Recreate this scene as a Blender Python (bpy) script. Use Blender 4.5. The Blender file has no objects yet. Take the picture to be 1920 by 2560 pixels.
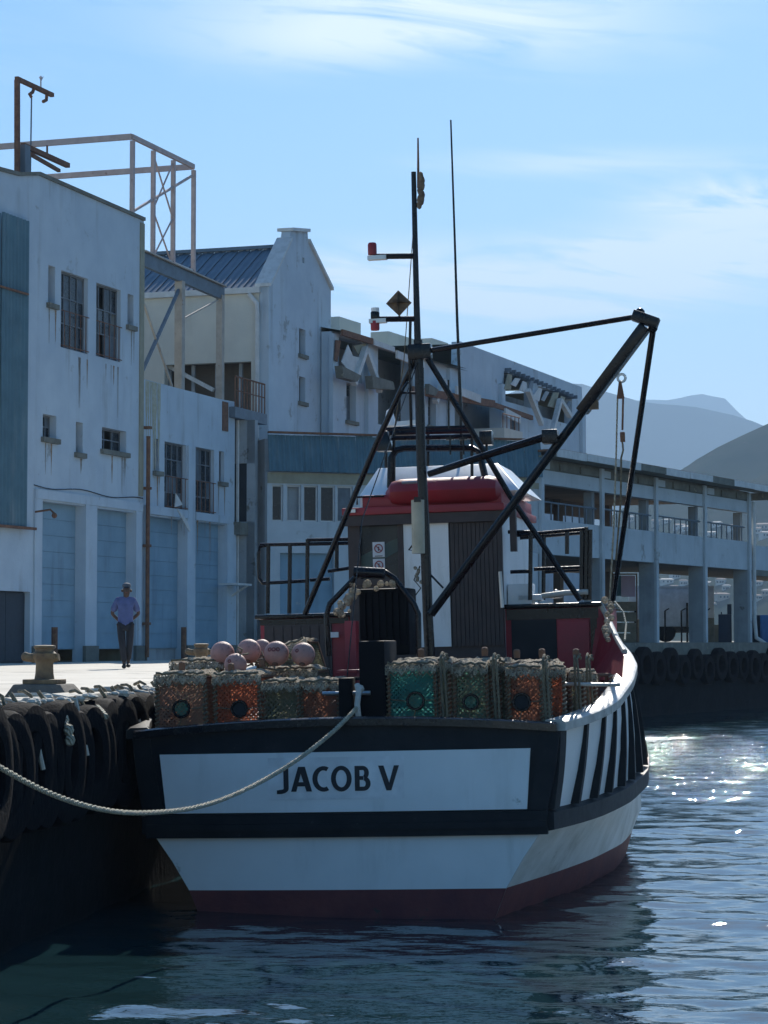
import bpy, bmesh, math, random
import numpy as np
from math import radians as R, sin, cos, tan, pi
from mathutils import Vector, Matrix, Euler, noise
random.seed(7)
S = bpy.context.scene
COL = S.collection

# ------------------------------------------------------------------ camera
FPX = 5770.0                       # focal length in pixels of the 1920x2560 photograph
EYE = 2.76                         # camera height above the water
QH = 2.15                          # quay height above the water
PITCH = math.atan(320.0 / FPX)
cam_d = bpy.data.cameras.new('camera')
cam_d.sensor_fit = 'VERTICAL'; cam_d.sensor_height = 24.0
cam_d.lens = FPX / 2560.0 * 24.0
cam_d.clip_start = 0.5; cam_d.clip_end = 40000
cam = bpy.data.objects.new('camera', cam_d); COL.objects.link(cam)
cam.location = (0, 0, EYE); cam.rotation_euler = (pi / 2 + PITCH, 0, 0)
S.camera = cam

# ------------------------------------------------------------------ light
SUN_AZ, SUN_EL = R(8.0), R(34.0)   # azimuth measured from +Y towards +X
S.view_settings.view_transform = 'Standard'; S.view_settings.look = 'None'
S.view_settings.gamma = 1.0; S.view_settings.exposure = 0.68
S.view_settings.use_curve_mapping = False
W = bpy.data.worlds.new('World'); S.world = W; W.use_nodes = True
nt = W.node_tree; nt.nodes.clear()
def wn(t, **k):
    n = nt.nodes.new(t)
    for a, b in k.items(): setattr(n, a, b)
    return n
def wl(a, b): nt.links.new(a, b)
def wmath(op, a, b=None, c=None, clamp=False):
    n = wn('ShaderNodeMath', operation=op, use_clamp=clamp)
    for i, v in enumerate((a, b, c)):
        if v is None: continue
        if isinstance(v, (int, float)): n.inputs[i].default_value = v
        else: wl(v, n.inputs[i])
    return n.outputs[0]
sky = wn('ShaderNodeTexSky', sky_type='NISHITA', sun_disc=False)
sky.sun_elevation = SUN_EL; sky.sun_rotation = SUN_AZ
sky.altitude = 0; sky.air_density = 1.0; sky.dust_density = 0.25; sky.ozone_density = 3.0
tc = wn('ShaderNodeTexCoord'); sx = wn('ShaderNodeSeparateXYZ'); wl(tc.outputs['Generated'], sx.inputs[0])
az = wmath('ARCTAN2', sx.outputs[0], sx.outputs[1]); el = wmath('ARCSINE', sx.outputs[2])
# wispy cirrus: noise in azimuth / elevation, stretched along the horizon, tilted a little
u_ = wmath('MULTIPLY_ADD', el, 0.55, az)
cx = wn('ShaderNodeCombineXYZ')
wl(wmath('MULTIPLY', u_, 9.0), cx.inputs[0]); wl(wmath('MULTIPLY_ADD', az, 7.0, wmath('MULTIPLY', el, 62.0)), cx.inputs[1])
n1 = wn('ShaderNodeTexNoise'); n1.inputs['Scale'].default_value = 1.0; n1.inputs['Detail'].default_value = 9
n1.inputs['Roughness'].default_value = 0.6; n1.inputs['Distortion'].default_value = 0.9
wl(cx.outputs[0], n1.inputs['Vector'])
cx2 = wn('ShaderNodeCombineXYZ'); wl(wmath('MULTIPLY', az, 4.0), cx2.inputs[0]); wl(wmath('MULTIPLY', el, 11.0), cx2.inputs[1])
n2 = wn('ShaderNodeTexNoise'); n2.inputs['Scale'].default_value = 1.0; n2.inputs['Detail'].default_value = 2
wl(cx2.outputs[0], n2.inputs['Vector'])
def blob(a0, e0, sa, se):
    a = wmath('DIVIDE', wmath('SUBTRACT', az, a0), sa); e = wmath('DIVIDE', wmath('SUBTRACT', el, e0), se)
    q = wmath('ADD', wmath('MULTIPLY', a, a), wmath('MULTIPLY', e, e))
    return wmath('POWER', 2.718, wmath('MULTIPLY', q, -1.0))
def pxaz(x): return (x - 960) / FPX
def pxel(y): return (1600 - y) / FPX
cover = wmath('MULTIPLY', wmath('SUBTRACT', n2.outputs[0], 0.5, clamp=True), 1.2)
for (x, y, sx_, sy_, w) in ((1060, 50, 520, 100, 1.05), (800, 130, 300, 60, .5), (1740, 660, 430, 66, 2.4), (1860, 515, 230, 52, 2.2), (1000, 710, 330, 75, 1.5), (1350, 770, 480, 40, 1.1), (1450, 420, 420, 34, .6)):
    cover = wmath('ADD', cover, wmath('MULTIPLY', blob(pxaz(x), pxel(y), sx_ / FPX, sy_ / FPX), w))
wisp = wmath('MULTIPLY', wmath('SUBTRACT', n1.outputs[0], 0.34, clamp=True), 5.0, clamp=True)
cl = wmath('MULTIPLY', wisp, cover, clamp=True)
veil = wmath('MULTIPLY', wmath('POWER', 2.718, wmath('MULTIPLY', wmath('POWER', wmath('DIVIDE', wmath('MAXIMUM', el, 0.0), 0.13), 2.0), -1.0)), 0.42)     # pale air low over the horizon, all round
cl = wmath('MAXIMUM', wmath('MULTIPLY', cl, 0.95), veil)
mx = wn('ShaderNodeMix', data_type='RGBA')
hs = wn('ShaderNodeHueSaturation'); hs.inputs['Hue'].default_value = .499; hs.inputs['Saturation'].default_value = 1.5; hs.inputs['Value'].default_value = 1.22; wl(sky.outputs[0], hs.inputs['Color'])
wl(cl, mx.inputs[0]); wl(hs.outputs[0], mx.inputs[6]); mx.inputs[7].default_value = (11.4, 12.0, 12.7, 1)
bg = wn('ShaderNodeBackground'); bg.inputs[1].default_value = 0.066
wl(mx.outputs[2], bg.inputs[0]); wo = wn('ShaderNodeOutputWorld'); wl(bg.outputs[0], wo.inputs[0])

sd = bpy.data.lights.new('sun', 'SUN'); sd.energy = 4.8; sd.angle = R(0.53); sd.color = (1.0, 0.95, 0.86)
so = bpy.data.objects.new('sun', sd); COL.objects.link(so)
sdir = Vector((sin(SUN_AZ) * cos(SUN_EL), cos(SUN_AZ) * cos(SUN_EL), sin(SUN_EL)))
so.rotation_euler = sdir.to_track_quat('Z', 'Y').to_euler(); so.location = sdir * 50

# ------------------------------------------------------------------ helpers
CR, CU, CF = Vector((1, 0, 0)), Vector((0, -sin(PITCH), cos(PITCH))), Vector((0, cos(PITCH), sin(PITCH)))
CO = Vector((0, 0, EYE))
def ray(px, py): return CF + CR * ((px - 960) / FPX) + CU * ((1280 - py) / FPX)
def P(px, py, D):
    r = ray(px, py); return CO + r * (D / r.y)

class Frame:                        # a local frame; uv() tells where a line of sight meets its plane y = v
    def __init__(s, origin, ang, heel=0.0):
        s.M = Matrix.Translation(origin) @ Matrix.Rotation(ang, 4, 'Z') @ Matrix.Rotation(heel, 4, 'Y')
        s.I = s.M.inverted()
    def uv(s, px, py, v=0.0):
        o = s.I @ CO; d = (s.I.to_3x3() @ ray(px, py)); t = (v - o.y) / d.y
        return o + d * t
    def w(s, p): return s.M @ Vector(p)

class MB:
    def __init__(s): s.v = []; s.f = []
    def quad(s, *p):
        b = len(s.v); s.v += [tuple(q) for q in p]; s.f.append(tuple(range(b, b + len(p))))
    def box(s, a, b):
        x0, y0, z0 = (min(a[i], b[i]) for i in range(3)); x1, y1, z1 = (max(a[i], b[i]) for i in range(3))
        n = len(s.v)
        s.v += [(x0, y0, z0), (x1, y0, z0), (x1, y1, z0), (x0, y1, z0), (x0, y0, z1), (x1, y0, z1), (x1, y1, z1), (x0, y1, z1)]
        for f in ((3, 2, 1, 0), (4, 5, 6, 7), (0, 1, 5, 4), (1, 2, 6, 5), (2, 3, 7, 6), (3, 0, 4, 7)): s.f.append(tuple(n + i for i in f))
    def hexa(s, p):                 # eight corners: bottom ring then top ring
        n = len(s.v); s.v += [tuple(q) for q in p]
        for f in ((3, 2, 1, 0), (4, 5, 6, 7), (0, 1, 5, 4), (1, 2, 6, 5), (2, 3, 7, 6), (3, 0, 4, 7)): s.f.append(tuple(n + i for i in f))
    def beam(s, p, q, w, h=None, up=(0, 0, 1)):
        h = h or w; p = Vector(p); q = Vector(q); d = (q - p).normalized(); u = Vector(up)
        if abs(d.dot(u)) > .98: u = Vector((0, 1, 0))
        a = d.cross(u).normalized() * w / 2; c = a.cross(d).normalized() * h / 2
        s.hexa([p - a - c, p + a - c, p + a + c, p - a + c, q - a - c, q + a - c, q + a + c, q - a + c])
    def tube(s, pts, r, n=8, caps=True, r1=None):
        pts = [Vector(p) for p in pts]; m = len(pts); base = len(s.v)
        prev = None
        for i, p in enumerate(pts):
            d = (pts[min(i + 1, m - 1)] - pts[max(i - 1, 0)]).normalized()
            if prev is None:
                u = Vector((0, 0, 1)) if abs(d.z) < .9 else Vector((1, 0, 0))
                a = d.cross(u).normalized()
            else:
                a = (prev - d * prev.dot(d)).normalized()
            prev = a; b = d.cross(a)
            rr = r if r1 is None else r + (r1 - r) * i / (m - 1)
            for k in range(n):
                t = 2 * pi * k / n; s.v.append(tuple(p + (a * cos(t) + b * sin(t)) * rr))
        for i in range(m - 1):
            for k in range(n):
                k2 = (k + 1) % n
                s.f.append((base + i * n + k, base + i * n + k2, base + (i + 1) * n + k2, base + (i + 1) * n + k))
        if caps:
            s.f.append(tuple(base + k for k in reversed(range(n)))); s.f.append(tuple(base + (m - 1) * n + k for k in range(n)))
    def lathe(s, prof, n=20, c=(0, 0, 0), axis='Z'):
        base = len(s.v); m = len(prof); c = Vector(c)
        for (r, z) in prof:
            for k in range(n):
                t = 2 * pi * k / n; p = (r * cos(t), r * sin(t), z)
                if axis == 'Y': p = (p[0], p[2], p[1])
                if axis == 'X': p = (p[2], p[0], p[1])
                s.v.append(tuple(c + Vector(p)))
        for i in range(m - 1):
            for k in range(n):
                k2 = (k + 1) % n; s.f.append((base + i * n + k, base + i * n + k2, base + (i + 1) * n + k2, base + (i + 1) * n + k))
        s.f.append(tuple(base + k for k in reversed(range(n)))); s.f.append(tuple(base + (m - 1) * n + k for k in range(n)))
    def ball(s, c, r, n=16, sz=1.0):
        s.lathe([(max(1e-4, r * sin(pi * i / (n // 2))), -r * sz * cos(pi * i / (n // 2))) for i in range(n // 2 + 1)], n, c)
    def torus(s, c, R_, r, n=24, m=10, axis='Z', jit=0, rot=None):
        base = len(s.v); c = Vector(c)
        for i in range(n):
            a = 2 * pi * i / n
            for k in range(m):
                t = 2 * pi * k / m; q = Vector(((R_ + r * cos(t)) * cos(a), (R_ + r * cos(t)) * sin(a), r * sin(t)))
                if axis == 'X': q = Vector((q.z, q.x, q.y))
                if axis == 'Y': q = Vector((q.x, q.z, q.y))
                if rot: q = rot @ q
                s.v.append(tuple(c + q))
        for i in range(n):
            for k in range(m):
                i2 = (i + 1) % n; k2 = (k + 1) % m
                s.f.append((base + i * m + k, base + i2 * m + k, base + i2 * m + k2, base + i * m + k2))
    def poly_prism(s, pts, y0, y1):   # polygon in the xz plane, given depth
        n = len(s.v); m = len(pts)
        s.v += [(p[0], y0, p[1]) for p in pts] + [(p[0], y1, p[1]) for p in pts]
        s.f.append(tuple(n + i for i in range(m))); s.f.append(tuple(n + m + i for i in reversed(range(m))))
        for i in range(m):
            j = (i + 1) % m; s.f.append((n + i, n + m + i, n + m + j, n + j))
    def build(s, name, mat, parent=None, smooth=False, bevel=0.0, label=None, kind=None):
        me = bpy.data.meshes.new(name); me.from_pydata(s.v, [], s.f); me.validate()
        bm = bmesh.new(); bm.from_mesh(me); bmesh.ops.recalc_face_normals(bm, faces=bm.faces)
        if bevel > 0:
            bmesh.ops.remove_doubles(bm, verts=bm.verts, dist=1e-5)
            bmesh.ops.bevel(bm, geom=[e for e in bm.edges if len(e.link_faces) == 2 and e.calc_face_angle(0) > .5], offset=bevel, segments=2, affect='EDGES', profile=.6, clamp_overlap=True)
        bm.to_mesh(me); bm.free()
        if smooth or bevel > 0:
            me.shade_smooth()
            try: me.set_sharp_from_angle(angle=R(40))
            except Exception: pass
        me.materials.append(mat)
        o = bpy.data.objects.new(name, me); COL.objects.link(o)
        if parent is not None: o.parent = parent
        if label: o['label'] = label
        if kind: o['kind'] = kind
        return o

def thing(name, label, cat, M=None, group=None):
    o = bpy.data.objects.new(name, None); COL.objects.link(o); o.empty_display_size = .3
    if M is not None: o.matrix_world = M if isinstance(M, Matrix) else Matrix.Translation(M)
    o['label'] = label; o['category'] = cat
    if group: o['group'] = group
    return o
def tag(o, label, cat, group=None):
    o['label'] = label; o['category'] = cat
    if group: o['group'] = group
    return o
def dup(root, M, label=None, group=None):
    def rec(o, parent):
        c = o.copy(); COL.objects.link(c)
        if parent is not None: c.parent = parent
        for ch in list(o.children): rec(ch, c)
        return c
    r = rec(root, None); r.matrix_world = M
    if label: r['label'] = label
    if group: r['group'] = group
    return r

# ------------------------------------------------------------------ materials
def mat(name, col, rough=.7, metal=0., col2=None, nscale=3., bump=.0, bscale=40., streak=None, streak_amt=.5, streak_scale=(3, 3, .35), contrast=.25, spec=.5, coat=0., stain=None, stain_scale=1.2, stain_th=.56, wave=None):
    m = bpy.data.materials.new(name); m.use_nodes = True; t = m.node_tree; b = t.nodes['Principled BSDF']
    b.inputs['Roughness'].default_value = rough; b.inputs['Metallic'].default_value = metal
    b.inputs['Specular IOR Level'].default_value = spec; b.inputs['Coat Weight'].default_value = coat
    tc = t.nodes.new('ShaderNodeTexCoord')
    def L(a, c): t.links.new(a, c)
    def noise_(scale, detail=6, vec=None, rough_=.6):
        n = t.nodes.new('ShaderNodeTexNoise'); n.inputs['Scale'].default_value = scale; n.inputs['Detail'].default_value = detail
        n.inputs['Roughness'].default_value = rough_; L(vec or tc.outputs['Object'], n.inputs['Vector']); return n.outputs[0]
    def ramp(fac, a, c):
        n = t.nodes.new('ShaderNodeMapRange'); n.inputs[1].default_value = a; n.inputs[2].default_value = c; L(fac, n.inputs[0]); return n.outputs[0]
    def mix(fac, a, c):
        n = t.nodes.new('ShaderNodeMix'); n.data_type = 'RGBA'
        L(fac, n.inputs[0])
        for i, v in ((6, a), (7, c)):
            if isinstance(v, tuple): n.inputs[i].default_value = (*v, 1)
            else: L(v, n.inputs[i])
        return n.outputs[2]
    c2 = col2 or tuple(min(1, x * (1 - contrast)) for x in col)
    cur = mix(ramp(noise_(nscale), .35, .65), col, c2)
    if streak:
        mp = t.nodes.new('ShaderNodeMapping'); L(tc.outputs['Object'], mp.inputs[0]); mp.inputs['Scale'].default_value = streak_scale
        f = ramp(noise_(1.0, 5, mp.outputs[0]), .52, .74)
        mm = t.nodes.new('ShaderNodeMath'); mm.operation = 'MULTIPLY'; L(f, mm.inputs[0]); mm.inputs[1].default_value = streak_amt
        m3 = t.nodes.new('ShaderNodeMath'); m3.operation = 'MULTIPLY'; L(mm.outputs[0], m3.inputs[0]); L(ramp(noise_(.55, 3), .42, .62), m3.inputs[1]); mm = m3
        cur = mix(mm.outputs[0], cur, streak)
    if stain:
        f = ramp(noise_(stain_scale, 8, None, .7), stain_th, stain_th + .06)
        cur = mix(f, cur, stain)
    L(cur, b.inputs['Base Color'])
    if bump > 0 or wave:
        bp = t.nodes.new('ShaderNodeBump'); bp.inputs['Strength'].default_value = min(1, bump if bump else .5)
        bp.inputs['Distance'].default_value = .02
        if wave:
            w = t.nodes.new('ShaderNodeTexWave'); w.inputs['Scale'].default_value = wave[0]; w.bands_direction = wave[1]; w.inputs['Distortion'].default_value = wave[2]
            L(tc.outputs['Object'], w.inputs['Vector']); L(w.outputs[0], bp.inputs['Height'])
        else: L(noise_(bscale, 5), bp.inputs['Height'])
        L(bp.outputs[0], b.inputs['Normal'])
    rr = t.nodes.new('ShaderNodeMapRange'); rr.inputs[3].default_value = max(.02, rough - .1); rr.inputs[4].default_value = min(1, rough + .12)
    L(noise_(nscale * 2.3), rr.inputs[0]); L(rr.outputs[0], b.inputs['Roughness'])
    return m
M = {}
M['wall'] = mat('painted_plaster', (.50, .58, .64), .85, col2=(.42, .50, .57), nscale=.8, bump=.35, bscale=14, streak=(.16, .15, .13), streak_amt=.55, streak_scale=(2.2, 2.2, .16), stain=(.30, .33, .34), stain_scale=1.1, stain_th=.60)  # white walls; the blue of the shade is mixed into this colour
M['wall_ochre'] = mat('stained_plaster', (.33, .32, .24), .9, col2=(.26, .25, .19), nscale=2, bump=.4, bscale=14, streak=(.14, .12, .06), streak_scale=(4, 4, .3))
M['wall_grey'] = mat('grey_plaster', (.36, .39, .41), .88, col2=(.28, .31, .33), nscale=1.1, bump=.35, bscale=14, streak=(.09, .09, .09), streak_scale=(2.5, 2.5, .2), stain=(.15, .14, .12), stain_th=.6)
M['wall_cream'] = mat('cream_plaster', (.62, .60, .52), .85, col2=(.54, .53, .47), nscale=.7, bump=.3, bscale=12, streak=(.35, .32, .25), streak_amt=.3, streak_scale=(1.5, 1.5, .2))
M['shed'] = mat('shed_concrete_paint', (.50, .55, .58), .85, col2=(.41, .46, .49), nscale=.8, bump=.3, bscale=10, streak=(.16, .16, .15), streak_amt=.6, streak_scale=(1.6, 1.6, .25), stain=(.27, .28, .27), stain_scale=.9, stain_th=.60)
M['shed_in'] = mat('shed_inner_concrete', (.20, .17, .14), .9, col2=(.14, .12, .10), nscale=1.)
M['concrete_old'] = mat('old_concrete', (.20, .20, .17), .92, col2=(.12, .12, .10), nscale=2., bump=.6, bscale=20, stain=(.28, .26, .2), stain_scale=2, stain_th=.6)
M['door_blue'] = mat('blue_painted_door', (.22, .34, .43), .7, col2=(.18, .29, .37), nscale=1.2, streak=(.08, .10, .11), streak_scale=(3, 3, .3), streak_amt=.5, stain=(.28, .34, .37), stain_scale=2.2, stain_th=.66)
M['door_dark'] = mat('dark_navy_door', (.025, .035, .05), .6)
M['plinth'] = mat('mouldy_plinth', (.10, .11, .10), .9, col2=(.16, .16, .14), nscale=3, bump=.5)
M['teal'] = mat('teal_corrugated_metal', (.09, .185, .235), .65, col2=(.065, .14, .185), nscale=1.2, streak=(.28, .32, .33), streak_amt=.5, streak_scale=(3, 3, .25), stain=(.12, .07, .04), stain_scale=2, stain_th=.68)
M['roof_blue'] = mat('blue_roof_sheet', (.11, .17, .23), .55, col2=(.08, .13, .18), nscale=1.)
M['roof_green'] = mat('faded_green_roof', (.22, .27, .24), .7, col2=(.15, .19, .17), nscale=1.5, stain=(.08, .08, .07), stain_scale=3, stain_th=.6)
M['white_trim'] = mat('white_trim', (.62, .63, .62), .6, col2=(.5, .51, .5), nscale=3, streak=(.25, .2, .14), streak_scale=(6, 6, .6), streak_amt=.5)
M['steel_pink'] = mat('primer_steel', (.52, .40, .36), .6, col2=(.42, .32, .29), nscale=4, stain=(.2, .09, .05), stain_scale=6, stain_th=.62)
M['steel_beige'] = mat('beige_steel', (.46, .40, .33), .6, stain=(.25, .12, .06), stain_scale=4, stain_th=.62)
M['steel_blue'] = mat('blue_grey_steel', (.13, .17, .21), .55)
M['rust'] = mat('rusted_metal', (.13, .06, .04), .85, col2=(.22, .11, .06), nscale=8, bump=.5)
M['dark'] = mat('dark_interior', (.02, .022, .025), .9)
M['black_metal'] = mat('black_painted_steel', (.005, .005, .008), .24, spec=.28, col2=(.012, .011, .013), nscale=5, bump=.15, bscale=30, stain=(.04, .02, .013), stain_scale=9, stain_th=.68)
M['black_paint'] = mat('black_hull_paint', (.007, .009, .013), .55, spec=.25, col2=(.016, .018, .022), nscale=3, bump=.2, bscale=18, stain=(.09, .10, .11), stain_scale=6, stain_th=.655)
M['pane'] = mat('dark_window_glass', (.012, .018, .026), .25, spec=.3)
M['pane_dusty'] = mat('dusty_window_glass', (.13, .16, .19), .6, col2=(.08, .10, .12), nscale=3)
M['frame_grey'] = mat('grey_window_frame', (.16, .18, .2), .6)
M['brown'] = mat('brown_timber', (.055, .035, .032), .55, col2=(.035, .024, .024), nscale=6)
M['red'] = mat('red_boat_paint', (.32, .02, .03), .5, col2=(.24, .018, .025), nscale=2.5, bump=.15, bscale=15, stain=(.12, .03, .03), stain_scale=6, stain_th=.66)
M['white_boat'] = mat('white_boat_paint', (.80, .80, .79), .45, col2=(.72, .73, .72), nscale=1.2, bump=.12, bscale=9, streak=(.42, .42, .38), streak_amt=.7, streak_scale=(5, 5, .9), stain=(.45, .45, .42), stain_scale=3.2, stain_th=.66)
M['white_side'] = mat('white_stained_topside', (.76, .75, .71), .45, col2=(.58, .57, .51), nscale=2.2, bump=.15, bscale=9, streak=(.16, .15, .11), streak_amt=.75, streak_scale=(3, 1.6, .5), stain=(.2, .2, .17), stain_scale=3.5, stain_th=.64)
M['gloss_white'] = mat('glossy_white_roof_paint', (.75, .75, .74), .32, col2=(.68, .68, .67), coat=.3)
M['wet_black'] = mat('wet_black_cap_paint', (.009, .009, .012), .25, spec=.35, col2=(.018, .018, .02), nscale=8, bump=.15, bscale=30, coat=.1, stain=(.16, .15, .14), stain_scale=9, stain_th=.68)
M['pitch'] = mat('matt_black_steel', (.004, .004, .006), .7, spec=.15)
M['patch'] = mat('name_patch_paint', (.84, .84, .84), .4)
M['letters'] = mat('black_lettering', (.012, .012, .02), .45)
M['antifoul'] = mat('red_antifouling', (.17, .042, .04), .75, col2=(.12, .03, .035), nscale=3, bump=.3, bscale=20, stain=(.05, .045, .04), stain_scale=4, stain_th=.63)
M['cap'] = mat('weathered_cap_rail', (.50, .49, .45), .38, col2=(.33, .32, .29), nscale=5, bump=.3, bscale=12, stain=(.12, .11, .1), stain_scale=6, stain_th=.6)
M['deck'] = mat('red_brown_deck', (.16, .05, .04), .75, col2=(.1, .05, .045), nscale=4)
M['apron'] = mat('quay_concrete', (.62, .57, .48), .8, col2=(.52, .47, .39), nscale=.5, bump=.4, bscale=6, stain=(.20, .18, .15), stain_scale=.7, stain_th=.60, streak=(.2, .18, .15), streak_scale=(.6, .08, 1), streak_amt=.6)
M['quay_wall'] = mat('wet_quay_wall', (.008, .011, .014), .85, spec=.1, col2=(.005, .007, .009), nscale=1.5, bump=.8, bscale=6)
M['tyre'] = mat('tyre_rubber', (.004, .004, .006), .85, spec=.08, col2=(.008, .008, .010), nscale=6, bump=.6, bscale=25)
M['rope'] = mat('pale_rope', (.50, .47, .36), .8, col2=(.36, .33, .25), nscale=20, bump=.9, wave=(14, 'DIAGONAL', 2))
M['rope_tan'] = mat('tan_trap_rope', (.26, .21, .13), .95, col2=(.13, .11, .08), nscale=25, bump=1., bscale=60)
M['net_lid'] = mat('bleached_netting', (.58, .50, .38), .98, col2=(.30, .25, .18), nscale=14, bump=1., bscale=45, stain=(.08, .07, .06), stain_scale=22, stain_th=.56)
M['bollard'] = mat('rusty_bollard', (.10, .065, .04), .7, col2=(.24, .17, .09), nscale=6, bump=.6, bscale=22)
M['bollard_base'] = mat('bollard_concrete', (.10, .09, .075), .9, col2=(.15, .13, .11), nscale=5, bump=.6)
M['buoy'] = mat('pink_buoy', (.50, .25, .21), .6, col2=(.38, .20, .17), nscale=7, bump=.4, stain=(.22, .13, .10), stain_scale=10, stain_th=.57)
M['buoy_mark'] = mat('buoy_marking', (.25, .07, .07), .6)
M['skin'] = mat('skin', (.07, .04, .03), .55); M['shirt'] = mat('lavender_shirt', (.09, .12, .27), .85, nscale=8, bump=.5, bscale=12)
M['trousers'] = mat('black_trousers', (.018, .02, .028), .85, bump=.4, bscale=14); M['capw'] = mat('dark_cap', (.10, .11, .13), .8)
M['shoe'] = mat('dark_shoe', (.02, .018, .018), .6)
M['beige_plastic'] = mat('beige_canister', (.50, .45, .33), .45, nscale=5, stain=(.25, .2, .12), stain_scale=7, stain_th=.64)
M['chrome'] = mat('galvanised', (.5, .5, .5), .35, metal=.8)
M['sign'] = mat('white_sign', (.7, .7, .72), .5); M['sign_ink'] = mat('sign_print', (.05, .04, .05), .5)
M['sign_red'] = mat('sign_ring', (.35, .05, .06), .5)
M['pane_reflection'] = mat('painted_pane_reflection', (.12, .14, .10), .8, col2=(.06, .09, .09), nscale=2)  # tone of the reflection painted across the cabin window
M['blue_box'] = mat('blue_container_paint', (.02, .14, .36), .5, bump=.2); M['navy'] = mat('navy_bin', (.012, .03, .07), .6)
M['white_truck'] = mat('white_truck_paint', (.62, .64, .66), .45); M['glass_dark'] = M['pane']
M['pink_panel'] = mat('pink_banner', (.55, .38, .52), .8, col2=(.6, .5, .6), nscale=2); M['teal_panel'] = mat('teal_banner', (.03, .13, .16), .8)
M['tan_gear'] = mat('tan_crates', (.35, .30, .22), .9, col2=(.2, .17, .12), nscale=2)
M['house'] = mat('white_house_wall', (.55, .54, .50), .9); M['house2'] = mat('tan_house_wall', (.38, .33, .27), .9)
M['roof_tile'] = mat('house_roof', (.20, .14, .12), .9); M['roof_grey'] = mat('grey_house_roof', (.25, .26, .27), .8)
M['bush'] = mat('mountain_scrub', (.022, .036, .022), .95, spec=.0, col2=(.045, .05, .034), nscale=.02, bump=0, stain=(.06, .055, .045), stain_scale=.014, stain_th=.56)
M['rock'] = mat('mountain_rock', (.012, .016, .014), .95, spec=.0, col2=(.025, .028, .024), nscale=.006)
M['feather'] = mat('brown_cloth', (.20, .14, .09), .95, col2=(.10, .07, .05), nscale=20)
def netify(m, st, thr, trans=.45, warp=.012):
    t = m.node_tree; b = t.nodes['Principled BSDF']; out = [n for n in t.nodes if n.type == 'OUTPUT_MATERIAL'][0]
    tc = t.nodes.new('ShaderNodeTexCoord'); nz = t.nodes.new('ShaderNodeTexNoise'); nz.inputs['Scale'].default_value = 9; t.links.new(tc.outputs['Object'], nz.inputs['Vector'])
    sc = t.nodes.new('ShaderNodeVectorMath'); sc.operation = 'SCALE'; t.links.new(nz.outputs['Color'], sc.inputs[0]); sc.inputs['Scale'].default_value = warp * 2
    ad = t.nodes.new('ShaderNodeVectorMath'); t.links.new(tc.outputs['Object'], ad.inputs[0]); t.links.new(sc.outputs[0], ad.inputs[1])
    sp_ = t.nodes.new('ShaderNodeSeparateXYZ'); t.links.new(ad.outputs[0], sp_.inputs[0])
    def mth(op, a_, c_=None):
        n = t.nodes.new('ShaderNodeMath'); n.operation = op
        for i_, v_ in ((0, a_), (1, c_)):
            if v_ is None: continue
            if isinstance(v_, (int, float)): n.inputs[i_].default_value = v_
            else: t.links.new(v_, n.inputs[i_])
        return n.outputs[0]
    sxy_ = mth('ADD', sp_.outputs[0], sp_.outputs[1])
    p_ = mth('ABSOLUTE', mth('SINE', mth('MULTIPLY', mth('ADD', sxy_, sp_.outputs[2]), pi / st))); q_ = mth('ABSOLUTE', mth('SINE', mth('MULTIPLY', mth('SUBTRACT', sxy_, sp_.outputs[2]), pi / st)))
    hole = mth('GREATER_THAN', mth('MINIMUM', p_, q_), thr)
    tl = t.nodes.new('ShaderNodeBsdfTranslucent'); src = b.inputs['Base Color'].links[0].from_socket; t.links.new(src, tl.inputs[0])
    m1 = t.nodes.new('ShaderNodeMixShader'); m1.inputs[0].default_value = trans; t.links.new(b.outputs[0], m1.inputs[1]); t.links.new(tl.outputs[0], m1.inputs[2])
    tr = t.nodes.new('ShaderNodeBsdfTransparent'); m2 = t.nodes.new('ShaderNodeMixShader'); t.links.new(hole, m2.inputs[0]); t.links.new(m1.outputs[0], m2.inputs[1]); t.links.new(tr.outputs[0], m2.inputs[2]); t.links.new(m2.outputs[0], out.inputs[0])
    return m
netify(M['net_lid'], .04, .86, .3, .02)
def trapmat(n, c, c2): return netify(mat(n, c, .95, col2=c2, nscale=9, bump=.6, bscale=55, stain=tuple(x * .4 for x in c), stain_scale=16, stain_th=.6), .05, .62)
M['net_orange'] = trapmat('orange_net', (.66, .18, .09), (.42, .16, .09)); M['net_teal'] = trapmat('teal_net', (.07, .36, .32), (.08, .24, .22))
M['net_green'] = trapmat('dull_green_net', (.10, .30, .24), (.16, .20, .14)); M['net_olive'] = trapmat('olive_net', (.28, .26, .16), (.17, .20, .13))
M['net_rust'] = trapmat('rust_net', (.46, .18, .11), (.30, .16, .11)); M['net_grey'] = trapmat('grey_orange_net', (.48, .24, .16), (.30, .22, .17))

# water -------------------------------------------------
mw = bpy.data.materials.new('harbour_water'); mw.use_nodes = True; t = mw.node_tree; b = t.nodes['Principled BSDF']
b.inputs['Base Color'].default_value = (.012, .036, .042, 1); b.inputs['Roughness'].default_value = .015; b.inputs['IOR'].default_value = 1.95
tcw = t.nodes.new('ShaderNodeTexCoord')
def wnoise(sc, stretch, det):
    mp = t.nodes.new('ShaderNodeMapping'); t.links.new(tcw.outputs['Object'], mp.inputs[0]); mp.inputs['Scale'].default_value = (sc * stretch, sc, sc); mp.inputs['Rotation'].default_value = (0, 0, R(6))
    n = t.nodes.new('ShaderNodeTexNoise'); n.inputs['Scale'].default_value = 1; n.inputs['Detail'].default_value = det; n.inputs['Roughness'].default_value = .55
    t.links.new(mp.outputs[0], n.inputs['Vector']); return n.outputs[0]
a1 = wnoise(7.0, .5, 3); a2 = wnoise(2.2, .45, 2)
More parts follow.
